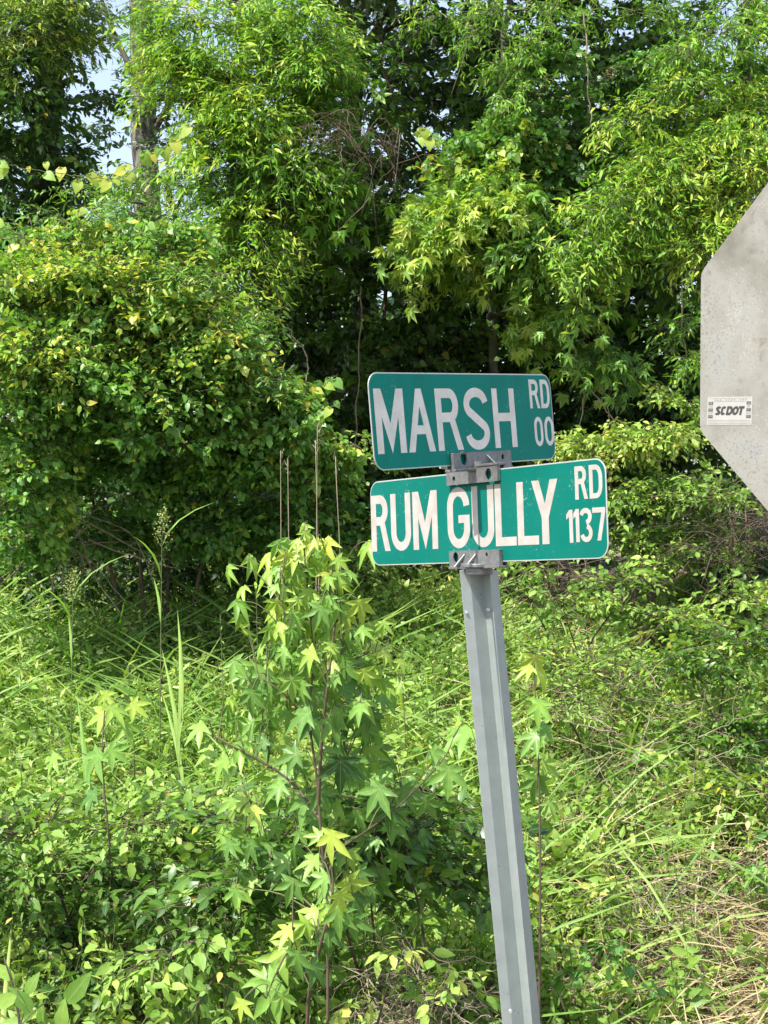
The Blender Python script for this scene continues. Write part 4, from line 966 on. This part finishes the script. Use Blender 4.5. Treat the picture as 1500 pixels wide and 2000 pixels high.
low = [(500, 1335, 88, 125, .50), (490, 1372, 70, 100, .10), (536, 1345, 66, 70, .08), (468, 1320, 60, 170, .48), (668, 1310, 78, 100, .18), (702, 1330, 84, 45, .15), (690, 1350, 74, 20, .34), (580, 1405, 88, 150, .34), (612, 1372, 66, 90, .36), (655, 1425, 76, 60, .46), (702, 1385, 68, 20, .5),
 (640, 1482, 70, 160, .42), (664, 1512, 90, 90, .10), (700, 1500, 84, 40, .10), (592, 1582, 86, 110, .40), (535, 1545, 66, 150, .46), (492, 1592, 54, 130, .78), (470, 1570, 50, 160, .70), (430, 1500, 76, 120, .60), (400, 1475, 60, 150, .62), (380, 1430, 60, 140, .58),
 (890, 1440, 90, 150, .52), (875, 1525, 84, 90, .46), (800, 1560, 80, 60, .22), (760, 1600, 76, 100, .16), (840, 1580, 70, 60, .30), (730, 1560, 80, 120, .14), (860, 1480, 60, 30, .5), (630, 1560, 74, 60, .2), (560, 1480, 66, 160, .35)]
low = [(a, b_, c * .9, d, e if e < .2 and i % 3 == 0 else max(e, .36) + .10) for i, (a, b_, c, d, e) in enumerate(low)]
top = [(a, b_, c * .84, d, e - .04) for a, b_, c, d, e in top]
lay_leaves(gum, 'star', low[::2], Ys - .05); lay_leaves(gum, 'star_c', top[::2], Ys - .05, up=1.1); lay_leaves(gum, 'star_b', top[1::2] + low[1::2], Ys - .05)
fill = [(rng.uniform(440, 780), rng.uniform(1330, 1760), rng.uniform(36, 66), rng.uniform(20, 170), rng.uniform(.36, .80)) for _ in range(130)]
lay_leaves(gum, 'star', fill[:65], Ys + .25); lay_leaves(gum, 'star_b', fill[65:], Ys + .25)
fill = [(590 + rng.normal(0, 55) * 1.2, rng.uniform(1070, 1330), rng.uniform(34, 56), rng.uniform(30, 150), rng.uniform(.55, .85)) for _ in range(70)]
lay_leaves(gum, 'star_c', fill, Ys + .05, up=1.1)
fill = []
for _ in range(95):
    yy = rng.uniform(1060, 1430); fill.append((600 + rng.uniform(-1, 1) * (yy - 990) * .45, yy, rng.uniform(36, 60), rng.uniform(20, 160), float(np.clip(.86 - (yy - 1060) / 1100 + rng.normal(0, .10), .3, .92))))
lay_leaves(gum, 'star_b', fill[:40], Ys + .02, up=.9); lay_leaves(gum, 'star_c', fill[40:], Ys + .1, up=.9)

Yb = 4.35
g2 = Plant('sweetgum_sapling', 'low star-leaved shoot, lime-yellow, arching over the dark litter below the sapling', 'sapling', foot(610, Yb + .2), 'gum', parts=200)
g2.stem([foot(610, Yb + .2), at(600, 2000, Yb + .1), at(625, 1850, Yb), at(650, 1740, Yb), at(640, 1650, Yb)], .007, .002, 'stem', BROWN)
g2.stem([at(612, 1930, Yb), at(570, 1860, Yb - .05), at(540, 1900, Yb - .1), at(520, 1950, Yb - .1)], .004, .0015, 'branch', BROWN)
low2 = [(645, 1652, 70, 95, .86), (612, 1632, 46, 190, .7), (600, 1685, 60, 170, .68), (566, 1742, 66, 110, .5), (622, 1722, 58, 140, .64), (692, 1738, 66, 50, .86), (668, 1765, 64, 80, .84), (660, 1800, 70, 95, .50), (690, 1812, 72, 80, .42), (628, 1782, 58, 120, .76), (600, 1792, 60, 150, .76), (588, 1818, 58, 130, .76), (550, 1822, 54, 170, .82), (566, 1850, 70, 80, .84), (534, 1888, 74, 120, .70), (582, 1885, 66, 90, .44), (622, 1902, 66, 60, .40), (520, 1952, 96, 130, .62), (470, 1972, 50, 110, .82), (560, 1960, 54, 60, .7), (640, 1840, 60, 90, .35), (545, 1860, 60, 160, .75), (700, 1770, 60, 60, .3), (500, 1915, 54, 170, .66)]
lay_leaves(g2, 'star', low2[::2], Yb - .05); lay_leaves(g2, 'star_b', low2[1::2], Yb - .05)

g3 = Plant('sweetgum_seedling', 'small bright star-leaved seedling just right of the sign post', 'sapling', foot(1050, 5.0), 'gum', parts=60)
g3.stem([foot(1050, 5.0), at(1055, 1700, 5.0), at(1050, 1450, 5.0), at(1042, 1300, 5.0)], .005, .0018, 'stem', BROWN)
lay_leaves(g3, 'star_b', [(1042, 1302, 62, 100, .88), (1060, 1325, 70, 60, .86), (1025, 1310, 44, 160, .8), (1050, 1392, 66, 110, .66), (1070, 1430, 60, 40, .6), (1035, 1450, 60, 140, .55), (1075, 1500, 54, 30, .75), (1045, 1540, 60, 100, .5), (1080, 1580, 50, 60, .7)], 4.95)
g4 = Plant('sweetgum_seedling', 'star-leaved seedling at the left among low weeds, pale green', 'sapling', foot(215, 5.4), 'gum', parts=60)
g4.stem([foot(215, 5.4), at(215, 1700, 5.4), at(200, 1500, 5.4), at(205, 1370, 5.4)], .005, .0018, 'stem', BROWN)
lay_leaves(g4, 'star', [(205, 1372, 58, 100, .8), (190, 1400, 56, 150, .78), (228, 1395, 56, 40, .74), (250, 1430, 60, 60, .7), (180, 1490, 66, 130, .55), (230, 1475, 60, 30, .62), (100, 1490, 56, 120, .7), (270, 1385, 50, 30, .82), (205, 1990, 80, 110, .66), (170, 1560, 60, 150, .4)], 5.3)

# shrubs in the lower left
def shrub(name, label, base, mat, key, cl, group=None, parts=200, stems=5, cat='shrub', size=1.0, twig=BROWN):
    p = Plant(name, label, cat, base, mat, group=group, parts=parts, twig=twig)
    for (px, py, Y, rx, rz, ry, n, ti) in cl: C(p, key, px, py, Y, rx, rz, ry, n, tint=ti, size=size)
    for (px, py, Y, *_r) in cl[:stems]:
        e = at(px, py, Y); p.stem([base, base * .5 + e * .5 + np.array([rng.normal(0, .06), rng.normal(0, .05), .05]), e], .008, .003, 'stem', BROWN)
    return p
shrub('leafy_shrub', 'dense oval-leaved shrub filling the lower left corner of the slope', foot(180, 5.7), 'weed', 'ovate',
      [(80, 1640, 5.6, 110, 80, .3, 70, .36), (250, 1600, 5.7, 110, 70, .3, 70, .48), (150, 1750, 5.5, 130, 80, .3, 80, .18), (330, 1720, 5.6, 100, 80, .3, 64, .20), (60, 1860, 5.4, 90, 80, .25, 34, .14), (230, 1850, 5.5, 110, 70, .25, 32, .12), (400, 1620, 5.7, 90, 70, .3, 55, .46), (30, 1740, 5.5, 60, 80, .25, 36, .24)], parts=300, size=.76)  # lower clumps tinted darker: older leaves, with less light put into the tint
shrub('leafy_shrub', 'sunlit oval-leaved shoots at the foot of the leafy shrub, reaching over bare twigs', foot(360, 4.9), 'weed', 'bigovate',
      [(340, 1850, 4.75, 70, 50, .18, 15, .46), (300, 1930, 4.7, 60, 55, .18, 9, .44), (420, 1900, 4.7, 70, 60, .2, 10, .28), (440, 1780, 4.9, 80, 60, .2, 13, .22), (370, 1790, 4.9, 60, 50, .2, 10, .32)], parts=200, size=.62)
shrub('dark_leaved_shrub', 'shaded dark green shrub between the sapling and the sign post', foot(790, 5.3), 'vine', 'ovate',
      [(780, 1620, 5.2, 100, 80, .28, 50, .38), (720, 1720, 5.2, 110, 80, .28, 44, .32), (850, 1700, 5.3, 80, 90, .28, 40, .40), (640, 1650, 5.2, 100, 90, .28, 44, .30), (540, 1650, 5.2, 110, 90, .3, 60, .42), (880, 1600, 5.4, 60, 70, .25, 26, .40), (500, 1740, 5.1, 90, 70, .25, 34, .36)], parts=300, size=.95)
shrub('yellow_sprig', 'thin sprig of yellowish oval leaves low beside the post', foot(750, 4.6), 'weed', 'bigovate', [(755, 1930, 4.55, 60, 70, .12, 5, .74), (790, 1850, 4.6, 40, 40, .1, 3, .7), (880, 1930, 4.6, 60, 50, .15, 6, .3)], parts=60, size=.55, cat='plant')
c1 = Plant('broadleaf_weed', 'large-leaved weed in the bottom left corner with pale upright leaves', 'weed', foot(30, 4.3), 'weed', parts=60)
c1.stem([foot(30, 4.3), at(40, 2060, 4.3), at(30, 1950, 4.3), at(8, 1870, 4.3)], .006, .002, 'stem')
lay_leaves(c1, 'ovate', [(45, 1955, 80, 230, .34), (82, 1990, 76, 250, .40), (148, 1936, 84, 310, .42), (10, 1900, 66, 215, .62), (30, 2000, 70, 190, .5), (60, 1925, 54, 300, .45), (120, 1990, 70, 270, .5), (8, 1955, 60, 160, .6)], 4.25, dy=.2, up=.2, smin=.75)

# stalks with narrow leaves on the right bank
def stalk(name, label, px, py_top, Y, px_foot, n, ti, size, shape='narrow', lean=0, group=None, cat='weed', matk='weed', r=.004):
    b_ = foot(px_foot, Y); p = Plant(name, label, cat, b_, matk, group=group, parts=120)
    e = at(px, py_top, Y); path = spline([b_, b_ * .5 + e * .5 + np.array([.02, 0, 0]), e], 10); p.wood.append(('stem', path, r, r * .4, TWIG, 5))
    t = np.linspace(.12, 1, n); pos = np.array([np.interp(t, np.linspace(0, 1, len(path)), path[:, j]) for j in range(3)]).T
    a = np.arange(n) * 2.4 + rng.normal(0, .3, n); el = rng.uniform(-.35, .55, n) + .7 * (t > .9)
    d = np.stack([np.cos(a), np.sin(a), el], 1); nn = np.stack([-np.cos(a) * .4, -np.sin(a) * .4, np.ones(n)], 1)
    M = np.zeros((n, 4, 4)); M[:, :3, :3] = frame(d, nn) * (size * rng.uniform(.7, 1.15, n) * (1 - .35 * t))[:, None, None]; M[:, :3, 3] = pos; M[:, 3, 3] = 1
    p.leaves(shape, M, np.clip(ti + rng.normal(0, .08, n) + .15 * (t - .5), 0, .95)); return p
stalk('leafy_stalk', 'tall weed stalk with long drooping narrow leaves on the straw-covered bank', 1310, 1640, 5.7, 1345, 40, .36, .13)
stalk('leafy_stalk', 'narrow-leaved weed stalk leaning at the edge of the straw patch', 1240, 1600, 6.2, 1235, 26, .52, .11)
BUSH_LEAVES = shrub('thicket_shoots', 'loose green shoots growing through the dead vine tangle under the lower blade', foot(1120, 8.5), 'weed', 'ovate', [(1010, 1130, 8.3, 60, 50, .25, 24, .5), (1100, 1190, 8.2, 80, 50, .25, 30, .46), (1230, 1150, 8.3, 90, 60, .25, 46, .5), (1300, 1210, 8.1, 90, 50, .25, 46, .5), (1430, 1170, 8.3, 80, 60, .25, 40, .48), (1400, 990, 8.5, 60, 70, .2, 26, .45)], parts=150, size=.7)
BW = ('bushy narrow-leaved weed under the lower corner of the stop sign', 'bushy narrow-leaved weed at the edge of the low glossy bush', 'bushy narrow-leaved weed in the middle of the low glossy bush', 'bushy narrow-leaved weed above the pale round-leaved creeper')
for i, (px, py, Y, n) in enumerate(((1420, 1300, 7.4, 40), (1470, 1380, 7.2, 40), (1380, 1400, 7.2, 34), (1490, 1480, 6.8, 36))):
    stalk('bushy_weed', BW[i], px, py, Y, px, n, .56, .10, group='bushy weeds on the right bank')
MW = ('lance-leaved weed directly behind the sign post below the clamp', 'lance-leaved weed right beside the sapling top', 'lance-leaved weed between sapling and sign post', 'lance-leaved weed between the panicle grass and the sapling', 'lance-leaved weed at the foot of the dry stalks', 'lance-leaved weed left of the pale reed', 'lance-leaved weed below the short panicle grass', 'lance-leaved weed at the foot of the pale reed', 'lance-leaved weed under the left end of the lower blade', 'lance-leaved weed touching the sign post halfway up', 'lance-leaved weed behind the sapling stem', 'lance-leaved weed on top of the dense oval-leaved shrub')
for i, (px, py, Y, n, ti) in enumerate(((1000, 1180, 8.2, 20, .5), (780, 1250, 7.5, 22, .55), (850, 1330, 7.0, 24, .5), (430, 1200, 8.0, 22, .5), (500, 1150, 8.2, 20, .55), (250, 1300, 7.0, 22, .6), (90, 1330, 6.8, 24, .6), (330, 1420, 6.4, 24, .6), (700, 1170, 8.0, 20, .5), (920, 1260, 7.4, 20, .55), (560, 1340, 6.6, 22, .55), (40, 1480, 6.0, 22, .55))):
    stalk('meadow_weed', MW[i], px, py, Y, px + rng.uniform(-15, 15), n, ti, .095, 'lance', group='upright weeds in the meadow')
KW = ('small oval-leaved weed above the tall drooping stalk', 'small oval-leaved weed at the foot of the drooping stalk', 'small oval-leaved weed close to the right of the post', 'small oval-leaved weed among dead twigs low on the bank')
for i, (px, py, Y) in enumerate(((1200, 1690, 5.9), (1300, 1790, 5.6), (1110, 1830, 5.4), (1160, 1930, 5.2))):
    stalk('bank_weed', KW[i], px, py, Y, px + 10, 14, .55, .085, 'ovate', group='small weeds on the bank')
shrub('low_bush', 'low bush of small glossy leaves under the stop sign edge', foot(1400, 7.8), 'vine', 'small', [(1330, 1290, 7.7, 90, 60, .3, 90, .48), (1440, 1250, 7.8, 90, 60, .3, 90, .50), (1470, 1540, 7.0, 70, 60, .25, 70, .62), (1380, 1420, 7.4, 90, 60, .3, 80, .46)], parts=120, size=1.15)
shrub('low_bush', 'low bush with a few orange-tinged shoots below the lower sign blade', foot(1140, 7.9), 'weed', 'herb', [(1130, 1290, 7.7, 90, 50, .3, 60, .52), (1210, 1330, 7.6, 80, 50, .3, 50, .50), (1080, 1370, 7.4, 80, 50, .3, 46, .46)], parts=120, size=.7)
shrub('round_leaved_creeper', 'creeper with pale rounded leaves at the right edge of the straw bank', foot(1470, 6.4), 'grape', 'grape', [(1470, 1670, 6.3, 50, 45, .15, 11, .50), (1180, 1850, 5.5, 60, 30, .15, 7, .5)], parts=120, size=.75, cat='creeper', stems=1)

# panicle grasses, reed blades, dry stalks
def panicle(label, px, ptop, pbot, Y, wpx, group=None):
    b_ = foot(px - 6, Y); p = Plant('panicle_grass', label, 'grass', b_, 'grass', group=group, parts=40)
    neck = at(px, pbot, Y); e = at(px + 3, ptop, Y); path = spline([b_, (b_ + neck) / 2, neck, e], 8); p.wood.append(('stem', path, .0042, .001, TWIG, 5))
    for k in range(15):
        t = k / 15; o = neck + (e - neck) * t; w = rpx(wpx, Y) * (1 - t * .8); a = k * 2.3
        q = o + np.array([math.cos(a) * w, math.sin(a) * w, rpx(30, Y) * (1 - .4 * t)]); bp = spline([o, (o + q) / 2 + np.array([0, 0, -.006]), q], 4); p.wood.append(('panicle_branch', bp, .0012, .0006, TWIG, 4))
        m = 9; tt = rng.uniform(.25, 1, m); pos = np.array([np.interp(tt, np.linspace(0, 1, len(bp)), bp[:, j]) for j in range(3)]).T + rng.normal(0, .008, (m, 3))
        d = rng.normal(size=(m, 3)); M = np.zeros((m, 4, 4)); M[:, :3, :3] = frame(d, rng.normal(size=(m, 3))) * .013; M[:, :3, 3] = pos; M[:, 3, 3] = 1
        p.leaves('ovate', M, rng.uniform(.6, .95, m))
    k = 6; tt = np.linspace(.2, .68, k); pos = np.array([np.interp(tt, np.linspace(0, 1, len(path)), path[:, j]) for j in range(3)]).T
    a = np.arange(k) * 2.7; d = np.stack([np.cos(a) * .35, np.sin(a) * .35, np.ones(k)], 1); M = np.zeros((k, 4, 4)); M[:, :3, :3] = frame(d, np.stack([-np.cos(a), -np.sin(a), .3 + 0 * a], 1)) * .34; M[:, :3, 3] = pos; M[:, 3, 3] = 1
    p.leaves('blade', M, np.full(k, .55)); return p
panicle('tall panicle grass with an airy seed head against the dark hollow', 316, 1000, 1075, 7.6, 26)
panicle('shorter panicle grass with a loose seed head at the left of the meadow', 142, 1125, 1180, 7.4, 26)
rd = Plant('reed_plant', 'pale broad-bladed reed leaning in the meadow left of the sapling', 'grass', foot(345, 6.2), 'grass', parts=20)
rb = foot(345, 6.2)
for (x0, y0, x1, y1, ti) in ((345, 1420, 385, 1180, .66), (350, 1450, 340, 1250, .6), (170, 1540, 160, 1340, .5), (180, 1560, 170, 1430, .45), (360, 1500, 330, 1330, .62)):
    A, B = at(x0, y0 + 60, 6.1), at(x1, y1, 6.1); L_ = np.linalg.norm(B - A); m = np.eye(4); m[:3, :3] = frame((B - A + np.array([0, .1, .12]))[None], np.array([[.3, -1, .2]]))[0] * L_; m[:3, 0] *= .85; m[:3, 3] = A; rd.leaves('blade', m[None], np.array([ti]))
rd.stem([rb, at(350, 1500, 6.15), at(355, 1380, 6.15)], .004, .002, 'stem', TWIG)
for i, (x0, y0, x1, y1) in enumerate(((560, 1150, 548, 880), (575, 1150, 562, 895), (615, 1140, 620, 830), (622, 1150, 616, 860), (640, 1130, 655, 890))):
    Y = 8.4; A = foot(x0, Y); B = at(x1, y1, Y); P = spline([A, (A + B) / 2 + rng.normal(0, .015, 3), B], 8); V, T = tube(P - A, .0045, .0022, 5)
    DS = ('shorter dead stalk of the close pair standing behind the sapling top', 'taller dead stalk of the close pair standing behind the sapling top', 'tallest dead stalk rising behind the sapling tip', 'dead stalk close against the tallest one behind the sapling tip', 'lone dead stalk between the sapling tip and the lower blade')
    r_ = tag(empty('dry_stalk', A), DS[(1, 0, 2, 3, 4)[i]], 'stalk', 'dry stalks left of the signs'); link('stem', mesh_np('stem', V, T), DEAD, r_)
    sd = MB()
    for q in range(5):
        o = B - A + np.array([rng.normal(0, .012), rng.normal(0, .012), -q * .02]); sd.tube([o, o + rng.normal(0, .014, 3) + np.array([0, 0, .02])], .0025, .001, 4)
    sd.build('seed_head', DEAD, r_)['kind'] = 'stuff'

# dead tangles
def tangle(label, px, py, Y, rx, rz, ry, n, mat, rad=(.002, .0055), arch=.25, name='dead_vine_tangle', seglen=.5, down=0):
    c = at(px, py, Y); r = np.array([rpx(rx, Y), ry, rpx(rz, Y)]); VV, TT = [], []; off = 0
    for i in range(n):
        d = rng.normal(size=3); p0 = c + d / np.linalg.norm(d) * r * rng.uniform(.3, 1); h = rng.normal(size=3); h[2] *= .6; h = h / np.linalg.norm(h); h[2] -= down
        L_ = seglen * rng.uniform(.4, 1.3); p1 = p0 + h * L_ * .5 + np.array([0, 0, arch * L_ * rng.uniform(-.2, 1)]); p2 = p0 + h * L_ + rng.normal(0, .1 * L_, 3) - np.array([0, 0, arch * L_ * rng.random()])
        P = spline([p0, p1, p2], 5, .004); V, T = tube(P - c, rng.uniform(*rad), rad[0] * .5, 4); VV.append(V); TT.append(T + off); off += len(V)
        if rng.random() < .5:
            k = P[len(P) // 2]; q = k + rng.normal(0, .22 * L_, 3); V, T = tube(spline([k, (k + q) / 2 + rng.normal(0, .02, 3), q], 4) - c, rad[0], rad[0] * .4, 3); VV.append(V); TT.append(T + off); off += len(V)
    root = tag(empty(name, c), label, 'dead vine'); o = link('stem', mesh_np('stem', np.concatenate(VV), np.concatenate(TT), smooth=True), mat, root); o['kind'] = 'stuff'
tangle('brown dead vine tangle hanging high beside the bright vine mass', 650, 250, 9.25, 55, 55, .25, 60, BROWN, rad=(.0015, .004), seglen=.35, down=.3)
tangle('looping bare vine stems over the dark hollow above the signs', 755, 300, 9.35, 55, 80, .2, 26, BROWN, rad=(.0015, .005), seglen=.45, down=.25, arch=.5)
tangle('tan dead vine tangle under the lower sign blade', 1110, 1150, 8.5, 130, 60, .35, 80, BROWN, rad=(.0015, .0045), seglen=.45)
tangle('grey-brown dead brush pile beside the stop sign edge', 1430, 1050, 8.7, 90, 120, .4, 110, BROWN, rad=(.0015, .0045), seglen=.5)
tangle('bare grey branches in the shade under the left shrub', 130, 1040, 9.3, 100, 80, .3, 42, DEAD, rad=(.003, .010), seglen=.7, arch=.1)
tangle('dead twigs lying in the shade by the post foot', 800, 1960, 4.8, 130, 60, .25, 110, DEAD, rad=(.0012, .003), seglen=.28)
tangle('dry stems lying over the straw bank', 1330, 1800, 6.0, 170, 120, .4, 120, DEAD, rad=(.001, .0028), seglen=.34)
LW = ('bare liana just above the right end of the upper blade', 'bare liana hanging over the bright thicket', 'slanting bare liana crossing two others above the thicket', 'bare liana hanging beside the stop sign edge', 'bare liana dangling at the top among the bright shoots', 'long bare liana in the dark hollow left of the upper blade', 'curved bare liana below the bright vine mass')
tangle('thin dry stems standing through the green bank right of the post', 1260, 1450, 7.0, 220, 150, .6, 55, DEAD, rad=(.0012, .003), seglen=.42, arch=.1)
for i, (pts, Y) in enumerate(((((1110, 640), (1140, 760), (1130, 850)), 9.5), (((1160, 700), (1185, 790), (1200, 860)), 9.5), (((1140, 750), (1190, 810), (1230, 870)), 9.45), (((1335, 470), (1330, 620), (1345, 740)), 9.3), (((1140, 20), (1150, 190), (1158, 260)), 9.3), (((705, 560), (700, 720), (690, 900)), 10.2), (((560, 640), (600, 700), (590, 790)), 9.6))):
    P = spline([at(a, b_, Y) for a, b_ in pts], 8, .006); c = P[-1].copy(); V, T = tube(P - c, .006, .003, 5)
    o = link('hanging_liana', mesh_np('hanging_liana', V, T, smooth=True), DEAD); o.location = c; tag(o, LW[i], 'liana', 'bare lianas at the wood edge')

# strings of yellowing heart-shaped leaves
def heart_string(label, pts, Y, n, size, t0, t1):
    P = spline([at(a, b_, Y) for a, b_ in pts], 10, .004); p = Plant('heart_leaf_vine', label, 'vine', P[0], 'grape', parts=60, twig=TWIG); p.wood.append(('stem', P, .0035, .0012, TWIG, 5))
    t = np.sort(rng.random(n)); pos = np.array([np.interp(t, np.linspace(0, 1, len(P)), P[:, j]) for j in range(3)]).T
    a = rng.uniform(-.9, .9, n) + np.where(np.arange(n) % 2, .4, -.4); d = np.stack([np.sin(a), rng.uniform(-.4, .1, n), -np.abs(np.cos(a))], 1); nn = np.stack([rng.normal(0, .3, n), -np.ones(n), rng.uniform(.1, .8, n)], 1)
    M = np.zeros((n, 4, 4)); M[:, :3, :3] = frame(d, nn) * (size * rng.uniform(.45, 1.2, n))[:, None, None]; M[:, :3, 3] = pos + rng.normal(0, .02, (n, 3)); M[:, 3, 3] = 1
    p.leaves('heart', M, rng.uniform(t0, t1, n))
heart_string('string of yellow heart-shaped leaves across the ivy-dark tree', ((230, 350), (170, 345), (90, 335), (30, 325), (0, 310)), 8.8, 12, .075, .66, .96)
heart_string('string of yellowing heart-shaped leaves crossing the bare grey trunk', ((240, 350), (270, 320), (300, 290), (345, 258), (400, 240)), 8.8, 13, .085, .62, .96)
heart_string('short row of lime heart leaves in the dark gap above the signs', ((900, 330), (870, 290), (845, 262), (820, 262)), 9.2, 8, .075, .74, .92)
heart_string('yellow heart-leaved shoot reaching from the left shrub towards the signs', ((520, 830), (570, 800), (610, 770), (640, 745), (660, 730)), 8.8, 16, .065, .55, .97)
heart_string('lime heart-leaved shoot hanging off the right side of the left shrub', ((600, 820), (630, 800), (660, 790), (672, 775)), 8.7, 9, .065, .6, .85)
heart_string('pale heart leaves at the far edge of the ivy-dark tree', ((60, 500), (40, 470), (10, 440), (0, 430)), 8.8, 8, .075, .6, .98)
heart_string('heart leaves climbing the pale gap above the left shrub', ((190, 560), (230, 500), (250, 440), (270, 470)), 8.9, 12, .075, .5, .92)
if PLANTS: finish_plants()
